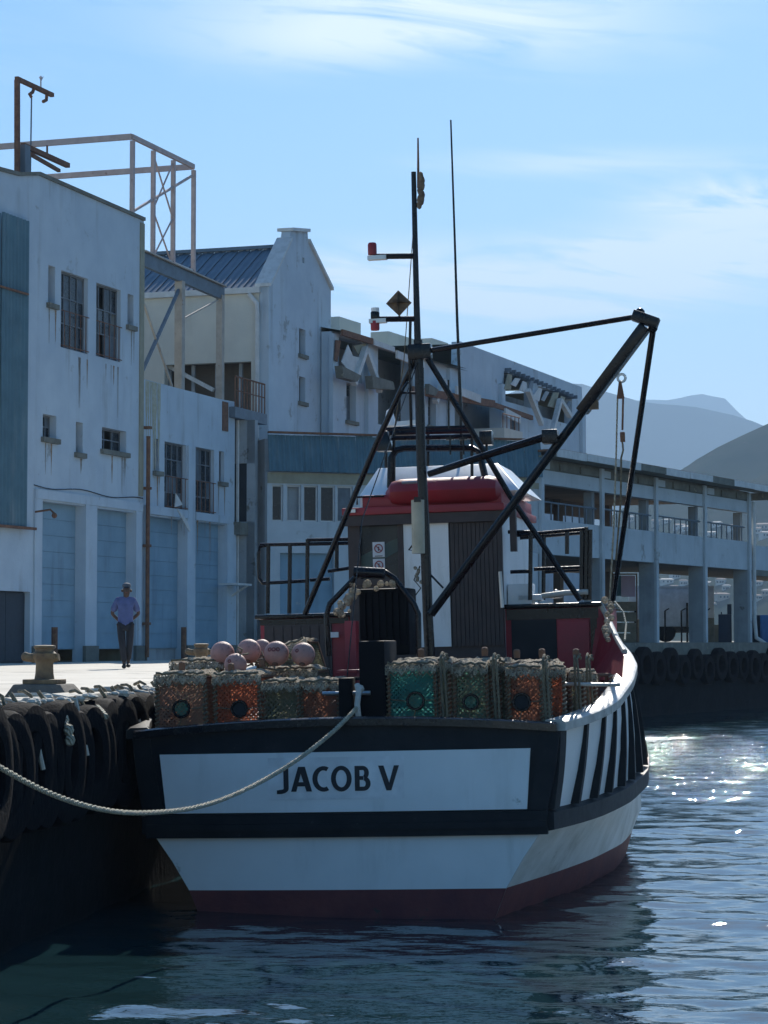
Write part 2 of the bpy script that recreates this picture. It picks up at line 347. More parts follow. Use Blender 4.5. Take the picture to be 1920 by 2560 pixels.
mm = t.nodes.new('ShaderNodeMath'); mm.operation = 'MULTIPLY_ADD'; t.links.new(a2, mm.inputs[0]); mm.inputs[1].default_value = 2.0; t.links.new(a1, mm.inputs[2])
bp = t.nodes.new('ShaderNodeBump'); bp.inputs['Strength'].default_value = 1.0; bp.inputs['Distance'].default_value = .011
sxy = t.nodes.new('ShaderNodeSeparateXYZ'); t.links.new(tcw.outputs['Object'], sxy.inputs[0])
def mr(src, a, c, d=0., e=1.):
    n = t.nodes.new('ShaderNodeMapRange'); n.interpolation_type = 'SMOOTHSTEP'; t.links.new(src, n.inputs[0])
    for i_, v_ in ((1, a), (2, c), (3, d), (4, e)): n.inputs[i_].default_value = v_
    return n.outputs[0]
def mul(a, c):
    n = t.nodes.new('ShaderNodeMath'); n.operation = 'MULTIPLY'; t.links.new(a, n.inputs[0]); t.links.new(c, n.inputs[1]); return n.outputs[0]
gust = mul(mul(mr(sxy.outputs[1], 34, 48), mr(sxy.outputs[1], 80, 60)), mr(sxy.outputs[0], 0, 5))     # a gust patch roughening the far water
mgd = t.nodes.new('ShaderNodeMath'); mgd.operation = 'MULTIPLY_ADD'; t.links.new(gust, mgd.inputs[0]); mgd.inputs[1].default_value = .027; mgd.inputs[2].default_value = .0065
t.links.new(mgd.outputs[0], bp.inputs['Distance'])
t.links.new(mm.outputs[0], bp.inputs['Height']); t.links.new(bp.outputs[0], b.inputs['Normal'])

# ------------------------------------------------------------------ water surface
def make_water():
    ys = [-30, -15, -5, 2, 8, 12, 14]; y = 15.0
    while y < 140: ys.append(y); y *= 1.0031
    while y < 9000: ys.append(y); y *= 1.12
    xs = [-14000, -6000, -2500, -1000, -400, -150, -60, -25, -12, -8]
    x = -6.0
    while x < 9: xs.append(x); x += .05
    while x < 24: xs.append(x); x += .12
    while x < 14000: xs.append(x); x *= 1.25
    X, Y = np.meshgrid(np.array(xs), np.array(ys)); Z = np.zeros_like(X)
    rng = np.random.default_rng(3)
    DY = np.gradient(np.array(ys))[:, None] * np.ones_like(X)
    for i in range(110):
        lam = .20 * (2.4 / .20) ** (rng.random() ** 1.25); k = 2 * pi / lam
        th = rng.normal(-.12, .42) - pi / 2
        slope = .0138 * (lam / 1.0) ** -.15
        amp = slope / k
        fade = np.clip((lam / (DY * abs(sin(th)) + 1e-6) - 2.5) / 3, 0, 1)
        Z += amp * fade * np.sin(k * (X * cos(th) + Y * sin(th)) + rng.random() * 6.28)
    calm = .5 + .5 * np.clip((X - (Y - 17) * .06 - .5) / 3.5, 0, 1)
    Z *= calm
    Z *= np.clip((X + 12) / 4, 0, 1) * np.clip((60 - X) / 20, 0, 1) * np.clip((Y - 12) / 3, 0, 1)
    nx, ny = len(xs), len(ys)
    V = np.stack([X.ravel(), Y.ravel(), Z.ravel()], 1)
    idx = np.arange(nx * ny).reshape(ny, nx)
    F = np.stack([idx[:-1, :-1].ravel(), idx[:-1, 1:].ravel(), idx[1:, 1:].ravel(), idx[1:, :-1].ravel()], 1)
    me = bpy.data.meshes.new('water'); me.vertices.add(len(V)); me.vertices.foreach_set('co', V.ravel())
    me.loops.add(F.size); me.loops.foreach_set('vertex_index', F.ravel()); me.polygons.add(len(F))
    me.polygons.foreach_set('loop_start', np.arange(0, F.size, 4)); me.polygons.foreach_set('loop_total', np.full(len(F), 4))
    me.update(); me.validate(); me.shade_smooth(); me.materials.append(mw)
    o = bpy.data.objects.new('water', me); COL.objects.link(o); o['kind'] = 'structure'; o['label'] = 'rippled dark green harbour water'
make_water()

# ------------------------------------------------------------------ mountains and hillside
def ridge_mesh(name, D0, D1, prof, mt, label, seed, rough, foot=-20., pw=1.35):
    """prof: list of (x/D, z/D) of the ridge line at distance D1"""
    ks = [p[0] for p in prof]; zs = [p[1] for p in prof]
    m = MB(); nu, nv = 220, 34; grid = []
    for j in range(nv):
        s = j / (nv - 1)
        D = D0 + (D1 - D0) * s
        for i in range(nu):
            k = ks[0] + (ks[-1] - ks[0]) * i / (nu - 1)
            zr = float(np.interp(k, ks, zs)) * D1
            prof_s = s ** pw if s < 1 else 1
            x = k * D; n = noise.fractal(Vector((x / rough, D / rough, seed)), 1.0, 2.0, 6) * rough * .16
            z = foot + (zr - foot) * prof_s + n * (min(1, s * 2) * .8) * (1 if s < 1 else .25)
            grid.append((x, D, z))
    for i in range(nu):               # back side
        k = ks[0] + (ks[-1] - ks[0]) * i / (nu - 1); grid.append((k * D1 * 1.02, D1 * 1.12, foot))
    m.v = grid
    for j in range(nv):
        for i in range(nu - 1): m.f.append((j * nu + i, j * nu + i + 1, (j + 1) * nu + i + 1, (j + 1) * nu + i))
    o = m.build(name, mt, smooth=True); o['kind'] = 'structure'; o['label'] = label
def kp(x): return (x - 960) / FPX
def zp(y): return (1600 - y) / FPX
ridge_mesh('hills', 600, 1700, [(-.9, .03), (-.3, .02), (kp(1100), zp(1480)), (kp(1450), zp(1340)), (kp(1600), zp(1240)), (kp(1700), zp(1172)), (kp(1800), zp(1112)), (kp(1920), zp(1048)), (kp(2200), zp(920)), (.35, .12), (.8, .10), (1.2, .04)], M['bush'], 'hazy scrub covered hillside rising to the right', 1.3, 130, pw=1.9)
ridge_mesh('mountain', 4200, 5200, [(-.9, .03), (-.3, .05), (kp(1100), zp(1050)), (kp(1300), zp(975)), (kp(1450), zp(962)), (kp(1520), zp(985)), (kp(1620), zp(1010)), (kp(1720), zp(1012)), (kp(1800), zp(1030)), (kp(1860), zp(1042)), (kp(1950), zp(1075)), (kp(2300), zp(1150)), (.4, .06), (.9, .03)], M['rock'], 'blue hazy mountain ridge behind the sheds', 4.1, 500)
ridge_mesh('plateau', 6600, 7600, [(-.6, .02), (kp(1200), zp(1080)), (kp(1500), zp(1020)), (kp(1615), zp(999)), (kp(1680), zp(1000)), (kp(1730), zp(988)), (kp(1765), zp(982)), (kp(1800), zp(990)), (kp(1830), zp(993)), (kp(1842), zp(1002)), (kp(1847), zp(1030)), (kp(1900), zp(1062)), (kp(2300), zp(1200)), (.5, .02)], M['rock'], 'pale flat topped mountain farthest in the haze', 7.7, 420)

# haze
hm = bpy.data.materials.new('haze'); hm.use_nodes = True; ht = hm.node_tree; ht.nodes.clear()
pv = ht.nodes.new('ShaderNodeVolumePrincipled'); pv.inputs['Color'].default_value = (.46, .70, 1.0, 1); pv.inputs['Density'].default_value = 1.7e-4; pv.inputs['Anisotropy'].default_value = .2
ho_ = ht.nodes.new('ShaderNodeOutputMaterial'); ht.links.new(pv.outputs[0], ho_.inputs['Volume'])
hz = MB(); hz.box((-15500, -60, -32), (15500, 9400, 1250)); hzo = hz.build('haze', hm); hzo['kind'] = 'stuff'; hzo['label'] = 'thin sea haze filling the air'

# ------------------------------------------------------------------ quay and pier (land)
def qx(Y): return -3.42 + .14 * (Y - 20.1)
PS = 215000.0
def shedD(px): return PS / (4100 - px)
SH0 = P(1351, 1615, shedD(1351)); SH0.z = 0
SHA = math.atan2(.878, .479)         # direction of the shed along its front
SH = Frame(Vector((SH0.x, SH0.y, 0)), SHA)
PZ = 2.66
pier_a = SH.w((-60, -1.1, 0)); pier_b = SH.w((160, -1.1, 0))
# corner where the quay edge meets the pier edge
dpr = (pier_b - pier_a).normalized(); tt = (qx(0) + .14 * pier_a.y - pier_a.x) / (dpr.x - .14 * dpr.y); corner = pier_a + dpr * tt
m = MB(); corner_pts = [(qx(-40), -40), (qx(corner.y), corner.y)]
for i in range(26):
    y0 = -40 + (corner.y + 40) * i / 26; y1 = -40 + (corner.y + 40) * (i + 1) / 26
    m.quad((-140, y0, QH), (qx(y0), y0, QH), (qx(y1), y1, QH), (-140, y1, QH))
m.quad((-140, corner.y, QH), (corner.x, corner.y, QH), (corner.x - 40, 190, QH), (-140, 190, QH))
o = m.build('quay', M['apron']); o['kind'] = 'structure'; o['label'] = 'sunlit concrete quay apron with worn joints'
m = MB()
m.box((0, 0, -3), (.5, 1, 1))  # placeholder replaced below
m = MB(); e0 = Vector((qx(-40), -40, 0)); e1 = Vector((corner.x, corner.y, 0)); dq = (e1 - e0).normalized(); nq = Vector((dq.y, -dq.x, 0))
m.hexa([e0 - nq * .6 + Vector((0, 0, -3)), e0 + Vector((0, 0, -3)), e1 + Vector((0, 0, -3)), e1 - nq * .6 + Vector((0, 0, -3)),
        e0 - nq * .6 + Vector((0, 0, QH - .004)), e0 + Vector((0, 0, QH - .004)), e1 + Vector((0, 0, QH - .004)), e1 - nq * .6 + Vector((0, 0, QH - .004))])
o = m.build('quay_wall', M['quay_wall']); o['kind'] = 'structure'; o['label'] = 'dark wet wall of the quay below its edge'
# coping blocks along the quay edge, joints visible
root = thing('quay_coping', 'worn pale coping blocks along the left quay edge', 'coping', Matrix.Translation(e0) @ Matrix.Rotation(math.atan2(dq.y, dq.x), 4, 'Z'))
cb = None
L = (e1 - e0).length; nblk = int(L / 1.2)
for i in range(nblk):
    s0 = 1.2 * i
    if not (50 < s0 < 100): continue
    if cb is None:
        m = MB(); m.box((.008, .03, QH + .004), (1.192, .44, QH + .07)); cb = m.build('coping_block', M['apron'], root, bevel=.02); o = cb
    else:
        o = cb.copy(); COL.objects.link(o); o.parent = root
    o.location = (s0, random.uniform(-.01, .01), random.uniform(-.008, .008))
# pier ground behind the shed and in front of the buildings
m = MB(); a = pier_a + dpr * tt; b2 = pier_b; nb = Vector((-dpr.y, dpr.x, 0))
o_ = MB(); z = Vector((0, 0, PZ))
o_.hexa([a + Vector((0, 0, -3)), b2 + Vector((0, 0, -3)), b2 + nb * 90 + Vector((0, 0, -3)), a + nb * 70 + Vector((0, 0, -3)), a + z, b2 + z, b2 + nb * 90 + z, a + nb * 70 + z])
o = o_.build('pier', M['concrete_old']); o['kind'] = 'structure'; o['label'] = 'old concrete pier carrying the open sheds'
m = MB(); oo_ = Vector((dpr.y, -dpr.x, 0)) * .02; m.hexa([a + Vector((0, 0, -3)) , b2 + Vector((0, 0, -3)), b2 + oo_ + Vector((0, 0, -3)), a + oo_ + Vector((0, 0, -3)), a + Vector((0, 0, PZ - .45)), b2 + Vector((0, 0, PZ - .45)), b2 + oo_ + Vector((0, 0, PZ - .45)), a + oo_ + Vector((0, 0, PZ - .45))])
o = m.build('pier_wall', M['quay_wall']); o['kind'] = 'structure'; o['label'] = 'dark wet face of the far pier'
# seabed so that water never shows emptiness
m = MB(); m.quad((-15000, -50, -31), (15000, -50, -31), (15000, 9300, -31), (-15000, 9300, -31)); o = m.build('seabed', M['quay_wall']); o['kind'] = 'structure'; o['label'] = 'sea bed'
# land behind the harbour
m = MB(); m.quad((-400, 160, 2.2), (900, 160, 2.2), (2500, 1300, 2.2), (-1500, 1300, 2.2)); o = m.build('ground', M['bush']); o['kind'] = 'structure'; o['label'] = 'flat land between the pier and the hills'

# ------------------------------------------------------------------ walls with openings
def wall(name, mt, parent, u0, u1, z0, top, holes, v0=0., v1=.3, label=None):
    """holes: (ua, ub, za, zb); top: list of (u, z) knots"""
    knots = sorted(set([u0, u1] + [k[0] for k in top if u0 < k[0] < u1] + [h[0] for h in holes] + [h[1] for h in holes]))
    knots = [k for k in knots if u0 <= k <= u1]
    tu = [k[0] for k in top]; tz = [k[1] for k in top]
    mb = MB()
    for a, c in zip(knots[:-1], knots[1:]):
        if c - a < 1e-4: continue
        mid = (a + c) / 2; hs = sorted([(h[2], h[3]) for h in holes if h[0] < mid < h[1]])
        ta = float(np.interp(a, tu, tz)); tcx = float(np.interp(c, tu, tz)); lo = z0
        for (za, zb) in hs:
            if za > lo + 1e-3: mb.hexa([(a, v0, lo), (c, v0, lo), (c, v1, lo), (a, v1, lo), (a, v0, za), (c, v0, za), (c, v1, za), (a, v1, za)])
            lo = max(lo, zb)
        mb.hexa([(a, v0, lo), (c, v0, lo), (c, v1, lo), (a, v1, lo), (a, v0, ta), (c, v0, tcx), (c, v1, tcx), (a, v1, ta)])
    return mb.build(name, mt, parent, label=label)
def hole_px(F, x0, y0, x1, y1, v=0.):
    p = F.uv(x0, (y0 + y0) / 2, v); q = F.uv(x1, y1, v)
    return (p.x, q.x, q.z, p.z)
def hole4(F, xa, ya_top, ya_bot, xb):
    a = F.uv(xa, ya_top); c = F.uv(xa, ya_bot); d = F.uv(xb, ya_top); return (a.x, d.x, c.z, a.z)
def window(parent, h, cols=2, rows=2, sill=True, bars=0, v=.16, pane=None, frame=None, sill_mat=None, face=0.):
    ua, ub, za, zb = h; f = frame or M['frame_grey']; w = .05
    mb = MB(); mb.box((ua, v, za), (ua + w, v + .06, zb)); mb.box((ub - w, v, za), (ub, v + .06, zb)); mb.box((ua + w, v, zb - w), (ub - w, v + .06, zb)); mb.box((ua + w, v, za), (ub - w, v + .06, za + w))
    for i in range(1, cols): x = ua + (ub - ua) * i / cols; mb.box((x - .02, v + .002, za + w), (x + .02, v + .055, zb - w))
    for i in range(1, rows):
        z = za + (zb - za) * i / rows; mb.box((ua + w, v + .004, z - .018), (ub - w, v + .05, z + .018))
    fr = mb.build('window', f, parent)
    for i in range(cols):
        for j in range(rows):
            if random.random() < .12: continue
            pm = MB(); x0 = ua + w * .6 + (ub - ua - w * 1.2) * i / cols; x1 = ua + w * .6 + (ub - ua - w * 1.2) * (i + 1) / cols; z0 = za + (zb - za) * j / rows; z1 = za + (zb - za) * (j + 1) / rows
            tl = random.uniform(-.01, .01)
            pm.quad((x0, v + .028 + tl, z0), (x1, v + .028 - tl, z0), (x1, v + .03 - tl, z1), (x0, v + .03 + tl, z1)); pm.build('pane', pane or (M['pane_dusty'] if random.random() < .35 else M['pane']), fr)
    if sill:
        sm = MB(); sm.box((ua - .1, face - .1, za - .14), (ub + .1, face + .12, za - .002)); sm.build('sill', sill_mat or M['concrete_old'], fr)
    if bars:
        bm_ = MB(); zc = za + (zb - za) * .48
        for i in range(bars): x = ua + (ub - ua) * (i + .5) / bars; bm_.tube([(x, -.03, za), (x, -.03, zc)], .012, 5)
        bm_.tube([(ua - .03, -.03, zc), (ub + .03, -.03, zc)], .016, 5); bm_.tube([(ua - .03, -.03, za + .06), (ub + .03, -.03, za + .06)], .016, 5)
        bm_.build('window_bars', M['rust'], fr)
    return fr
M['streak'] = mat('dirt_run', (.20, .19, .17), .9, col2=(.30, .31, .31), nscale=9)
M['streak_rust'] = mat('rust_run', (.22, .13, .07), .9, col2=(.32, .26, .2), nscale=9)
def runs(parent, holes, seed, face=0.):
    rn = random.Random(seed)
    for h in holes:
        w = h[1] - h[0]
        for k in range(max(1, int(w / .45)) + 1):
            x = h[0] - .05 + (w + .1) * rn.random(); l = rn.uniform(.3, 1.5); t0 = h[2] - .15; ww = rn.uniform(.02, .06); mb = MB(); n = 5; L_ = []; R_ = []
            for q in range(n + 1):
                f = q / n; jw = ww * (1 - f) * rn.uniform(.6, 1.2) + .006; L_.append((x - jw, face - .003, t0 - l * f)); R_.append((x + jw, face - .003, t0 - l * f))
            for q in range(n): mb.quad(L_[q], R_[q], R_[q + 1], L_[q + 1])
            mb.build('dirt_run', M['streak'] if rn.random() < .6 else M['streak_rust'], parent)
def corr(name, mt, parent, u0, u1, z0, z1, v, pitch=.16, amp=.025, vt=None, label=None, ztop=None, n_sub=6):
    """corrugated sheet in the u-z plane; ztop(u) optional, vt: v at the top (slope)"""
    mb = MB(); n = max(2, int((u1 - u0) / pitch * n_sub)); vt = v if vt is None else vt
    for i in range(n + 1):
        u = u0 + (u1 - u0) * i / n; a = amp * sin(2 * pi * u / pitch)
        zt = z1 if ztop is None else ztop(u)
        mb.v += [(u, v + a, z0), (u, vt + a, zt)]
    for i in range(n): mb.f.append((2 * i, 2 * i + 2, 2 * i + 3, 2 * i + 1))
    n0 = len(mb.v); mb.v += [(p[0], p[1] + .012, p[2]) for p in mb.v[:n0]]
    mb.f += [tuple(n0 + k for k in reversed(f)) for f in list(mb.f)]
    return mb.build(name, mt, parent, label=label)

# ------------------------------------------------------------------ warehouse on the left (facade recedes to the right)
F1o = P(103, 1657, 62.0); F1 = Frame(Vector((F1o.x, F1o.y, 0)), math.atan2(.947, .320))
def u1(px, y=1200, v=0.): return F1.uv(px, y, v).x
def z1(px, y, v=0.): return F1.uv(px, y, v).z
uL = u1(0) - 5.0; uM = u1(356); uR = u1(588)
root = thing('warehouse', 'tall white warehouse, shade painted in as blue, with two big garage bays and barred upper windows', 'warehouse', F1.M)
garB1 = [(u1(103), u1(212), QH, z1(103, 1252)), (u1(240), u1(338), QH, z1(240, 1270))]
top1 = [(uL, z1(0, 440) - .2), (u1(40), z1(42, 438)), (u1(90), z1(90, 436)), (uM, z1(356, 551))]
w1 = [hole4(F1, 121, 662, 757, 138), hole4(F1, 153, 675, 868, 220), hole4(F1, 241, 706, 890, 302), hole4(F1, 319, 734, 812, 334),
      hole4(F1, 107, 1034, 1092, 141), hole4(F1, 190, 1054, 1131, 207), hole4(F1, 255, 1067, 1122, 316)]
hb = [(uL + .3, u1(78), QH, z1(40, 1478))]
w_ = wall('wall', M['wall'], root, uL, uM, QH, top1, garB1 + w1 + hb, 0, .35)
for i, h in enumerate(w1): window(root, h, 1 if i in (0, 3, 5) else (4 if i in (1, 2) else 3), 1 if i in (0, 3, 5) else (3 if i in (1, 2) else 2), sill=i not in (1, 2), bars=5 if i in (1, 2) else 0, v=.2 if i not in (1, 2) else .12)
def garage(parent, h, v=.28):
    ua, ub, za, zb = h; n = 9
    d = MB(); d.box((ua - .02, v + .03, za + .35), (ub + .02, v + .06, zb)); do = d.build('garage_door', M['door_blue'], parent)
    for i in range(n):
        a = za + .36 + (zb - za - .36) * i / n; c = za + .36 + (zb - za - .36) * (i + 1) / n
        p = MB(); p.box((ua + .005, v, a + .006), (ub - .005, v + .026, c - .004)); p.build('panel', M['door_blue'], do)
    hd = MB(); hd.box((ua + .3, v - .05, za + 1.15), (ua + .38, v - .004, za + 1.5)); hd.build('handle', M['rust'], do)
    return do
for h in garB1: garage(root, h)
runs(root, w1, 3)
m = MB(); m.box((hb[0][0], .2, QH), (hb[0][1], .25, hb[0][3])); d0 = m.build('door', M['door_dark'], root)
for i in range(6):
    m = MB(); a = hb[0][0] + (hb[0][1] - hb[0][0]) * i / 6; m.box((a + .01, .16, QH + .05), (a + (hb[0][1] - hb[0][0]) / 6 - .01, .197, hb[0][3] - .03)); m.build('panel', M['door_dark'], d0)
# pilaster frames and string course, plinth
pil = [u1(84), u1(212), u1(338)]
for a, c in ((u1(85), u1(103)), (u1(212), u1(240)), (u1(338), u1(352))):
    m = MB(); m.box((a, -.05, QH + .45), (c, -.003, z1(103, 1248))); m.build('pilaster', M['wall'], root)
m = MB(); m.box((u1(85), -.06, z1(103, 1248) + .003), (uM - .05, -.003, z1(103, 1224))); m.build('string_course', M['wall'], root)
for (a, c) in ((u1(85), u1(103) ), (u1(212), u1(240)), (u1(338), uM)):
    m = MB(); m.box((a - .06, -.1, QH), (c + .06, -.002, QH + .446)); m.build('plinth', M['plinth'], root)
m = MB(); m.box((uM - .28, -.035, z1(350, 1240)), (uM - .002, -.003, z1(350, 556))); m.build('pilaster', M['wall_ochre'], root, label='ochre stained pilaster at the right corner')
# parapet coping
m = MB()
for (p, q) in zip(top1[:-1], top1[1:]): m.hexa([(p[0], -.06, p[1] + .002), (q[0], -.06, q[1] + .002), (q[0], .42, q[1] + .002), (p[0], .42, p[1] + .002), (p[0], -.06, p[1] + .1), (q[0], -.06, q[1] + .1), (q[0], .42, q[1] + .1), (p[0], .42, p[1] + .1)])
m.build('coping', M['concrete_old'], root)
# side and back walls, roof
m = MB(); m.box((uM - .3, .36, QH), (uM - .001, 14, z1(356, 560) - .5)); m.box((uL, 13.7, QH), (uM - .31, 14, z1(356, 560) - .5)); m.box((uL, .36, QH), (uL + .3, 13.69, z1(356, 560) - .5)); m.build('side_wall', M['wall_ochre'], root)
m = MB(); m.box((uL, .36, z1(356, 560) - .49), (uM - .001, 14, z1(356, 560) - .3)); m.build('roof', M['roof_blue'], root)
# corrugated cladding on the left part
for i in range(4):
    a = uL + .2 + (u1(72, 900, -.1) - uL - .2) * i / 4; c = uL + .2 + (u1(72, 900, -.1) - uL - .2) * (i + 1) / 4 - .02
    corr('cladding_sheet', M['teal'], root, a, c, z1(60, 1322) + random.uniform(-.03, .03), z1(60, 553) + random.uniform(-.08, .05), -.1 - .02 * (i % 2), .19, .028)
m = MB(); m.beam((uL, -.17, z1(40, 735)), (u1(52), -.17, z1(50, 735)), .05); m.build('cladding_rail', M['rust'], root)
m = MB(); m.beam((uL, -.17, z1(40, 1322)), (u1(76), -.17, z1(70, 1322)), .07); m.build('cladding_rail', M['rust'], root)
# drain pipe between the two facades
m = MB(); m.tube([(uM + .1, -.14, QH + .1), (uM + .1, -.14, z1(356, 1090))], .065, 8); 
for zz in (3.2, 5.5, 7.2, 9): m.box((uM + .01, -.22, zz), (uM + .19, -.02, zz + .08))
m.build('drain_pipe', M['rust'], root)
m = MB(); m.tube([(u1(84) + .3 * k_, -.02 - .01 * (k_ % 2), z1(103, 1215) - .05 * sin(k_ * .5)) for k_ in range(24)], .014, 5); m.build('cable', M['black_metal'], root)
m = MB(); m.tube([(u1(80), -.1, z1(80, 1280)), (u1(80) + .1, -.5, z1(80, 1280) + .06), (u1(80) + .1, -.62, z1(80, 1280) - .05)], .03, 6); m.ball((u1(80) + .1, -.62, z1(80, 1280) - .1), .08, 8); m.build('wall_lamp', M['rust'], root)

# lower annexe (px 356-588)
root = thing('annexe', 'lower white annexe, shade painted in as blue, with two garage bays and tall barred windows', 'warehouse', F1.M)
top2 = [(uM, z1(356, 946)), (u1(445), z1(445, 970)), (u1(553), z1(553, 998)), (uR, z1(588, 1004))]
garB2 = [(u1(362), u1(466), QH, z1(362, 1288)), (u1(486), u1(566), QH, z1(486, 1303))]
w2 = [hole4(F1, 387, 1096, 1177, 400), hole4(F1, 413, 1103, 1270, 467), hole4(F1, 487, 1116, 1280, 537), hole4(F1, 549, 1127, 1204, 562)]
w_ = wall('wall', M['wall'], root, uM + .002, uR, QH, top2, garB2 + w2, .02, .35)
for i, h in enumerate(w2): window(root, h, 1 if i in (0, 3) else 4, 1 if i in (0, 3) else 4, sill=i in (0, 3), bars=5 if i in (1, 2) else 0, v=.14)
for h in garB2: garage(root, h)
runs(root, w2, 5, .02)
for a, c in ((u1(356) + .2, u1(362)), (u1(466), u1(486)), (u1(566), uR - .002)):
    m = MB(); m.box((a, -.05, QH + .45), (c, .017, z1(362, 1284))); m.build('pilaster', M['wall'], root)
    m = MB(); m.box((a - .03, -.1, QH), (c + .03, .015, QH + .446)); m.build('plinth', M['plinth'], root)
m = MB(); m.box((u1(468), -.05, z1(362, 1284) + .003), (u1(485), .017, z1(470, 1114))); m.build('pilaster', M['wall'], root)
m = MB(); m.box((u1(362), -.07, z1(362, 1284) + .003), (u1(466), .016, z1(362, 1262))); m.box((u1(486), -.07, z1(486, 1300) + .003), (uR - .3, .016, z1(486, 1280))); m.build('string_course', M['wall'], root)
rn_ = random.Random(8); M['ochre_run'] = mat('ochre_run_off', (.36, .33, .22), .9, col2=(.44, .45, .38), nscale=6)
for k in range(11):
    x = uM + .15 + 1.25 * rn_.random(); l = rn_.uniform(1.2, 3.2); ww = rn_.uniform(.04, .12); t0 = float(np.interp(x, [p_[0] for p_ in top2], [p_[1] for p_ in top2])) - .02; mb = MB(); Lp = []; Rp = []
    for q in range(9): f = q / 8; j_ = ww * (1 - f * .9) * rn_.uniform(.7, 1.2); Lp.append((x - j_, .016 - .0004 * k, t0 - l * f)); Rp.append((x + j_ * rn_.uniform(.8, 1.2), .016 - .0004 * k, t0 - l * f))
    for q in range(8): mb.quad(Lp[q], Rp[q], Rp[q + 1], Lp[q + 1])
    mb.build('dirt_run', M['ochre_run'], root)
m = MB(); m.box((u1(556), -.02, z1(556, 1076)), (u1(569), .017, z1(556, 1003))); m.build('notch_scar', M['rust'], root)
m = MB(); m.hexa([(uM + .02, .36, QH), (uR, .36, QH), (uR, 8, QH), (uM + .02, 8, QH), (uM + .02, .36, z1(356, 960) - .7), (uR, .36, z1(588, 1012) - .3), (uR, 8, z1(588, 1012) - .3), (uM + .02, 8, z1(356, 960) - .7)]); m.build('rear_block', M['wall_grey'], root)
# broken hanging panel and wall bracket
m = MB(); m.poly_prism([(u1(421), z1(421, 1272)), (u1(445), z1(445, 1300)), (u1(455), z1(455, 1327)), (u1(452), z1(452, 1330)), (u1(430), z1(430, 1290))], -.3, -.27)
m.poly_prism([(u1(424), z1(424, 1234)), (u1(441), z1(441, 1262)), (u1(422), z1(422, 1268))], -.22, -.19); m.build('hanging_panel', M['white_trim'], root)
m = MB(); m.box((u1(545), -.7, z1(545, 1463)), (u1(580), -.05, z1(545, 1458))); m.beam((u1(577), -.6, z1(577, 1464)), (u1(577), -.05, z1(577, 1490)), .06); m.build('wall_shelf', M['white_trim'], root)
for px in (127, 450):
    m = MB(); m.tube([(u1(px), -.15, QH), (u1(px), -.15, z1(px, 1568))], .09, 8)
    o = m.build('guard_post', M['rust'], thing('guard_post', 'short rusty guard post in front of the %s blue garage door' % ('leftmost' if px == 127 else 'third'), 'post', F1.M, 'short posts by the garage doors'), smooth=True); o.name = 'post'

# recess with door and balcony between annexe and gabled house
root = thing('gabled_building', 'tall gabled building with white end wall, cream flank and blue sheet roof', 'building', F1.M)
uG0 = u1(672, 900, .6); uG1 = u1(827, 900, .6); G = lambda px, y: F1.uv(px, y, .6)
gtop = [(uG0, G(672, 716).z), (G(724, 600).x, G(724, 600).z), (G(727, 578).x, G(727, 578).z), (G(769, 580).x, G(769, 580).z), (G(771, 606).x, G(771, 606).z), (uG1, G(827, 726).z)]
gh = [(G(748, 700).x, G(764, 700).x, G(748, 884).z, G(748, 820).z), (G(748, 700).x, G(764, 700).x, G(748, 1003).z, G(748, 940).z), (G(756, 700).x, G(761, 700).x, G(756, 657).z, G(756, 643).z)]
wall('gable_wall', M['wall'], root, uG0, uG1, QH, gtop, gh, .6, .95)
for h in gh[:2]: window(root, h, 1, 1, v=.8, face=.6)
m = MB()
for (p, q) in zip(gtop[:-1], gtop[1:]):
    if q[0] - p[0] < .35: continue
    m.hexa([(p[0] - .05, .5, p[1] + .003), (q[0] + .05, .5, q[1] + .003), (q[0] + .05, 1.1, q[1] + .003), (p[0] - .05, 1.1, p[1] + .003), (p[0] - .05, .5, p[1] + .12), (q[0] + .05, .5, q[1] + .12), (q[0] + .05, 1.1, q[1] + .12), (p[0] - .05, 1.1, p[1] + .12)])
m.build('gable_coping', M['white_trim'], root)
# flank wall: runs back to the left from the near gable corner; local frame F1 => plane u = const
uF = uG0 + .3; LB = 22.0
def onflank(px, y, u=uF):           # where the line of sight meets the plane u = const of F1
    o = F1.I @ CO; d = F1.I.to_3x3() @ ray(px, y); t_ = (u - o.x) / d.x; return o + d * t_
zE = onflank(640, 728).z
v_open0, v_open1 = onflank(636, 950).y, onflank(420, 950).y
zo1 = onflank(636, 906).z; zo0 = zo1 - 3.4
m = MB()
m.box((uF - .3, .96, QH), (uF, v_open0, zE)); m.box((uF - .3, v_open0 + .001, zo1), (uF, v_open1, zE)); m.box((uF - .3, v_open1 + .001, QH), (uF, LB, zE)); m.box((uF - .3, v_open0 + .001, QH), (uF, v_open1, zo0))
m.build('flank_wall', M['wall_cream'], root)
m = MB(); m.box((uF + .9, .97, QH), (uF + 1.0, LB, zE - .3)); m.build('inner_wall', M['shed_in'], root)
for k in range(7):
    vv = v_open0 + .5 + k * .9; m = MB(); m.box((uF + .1, vv, zo0), (uF + .2, vv + .12, zo1)); m.build('timber_post', M['wall_grey'], root)
m = MB(); m.beam((uF + .05, onflank(420, 910).y, onflank(420, 915).z), (uF + .05, onflank(533, 975).y, onflank(533, 975).z), .14); m.build('stair_rail', M['white_trim'], root)
zR = onflank(700, 622, uG0 + (uG1 - uG0) / 2).z
um = uG0 + (uG1 - uG0) / 2
nsh = 44; rp = None
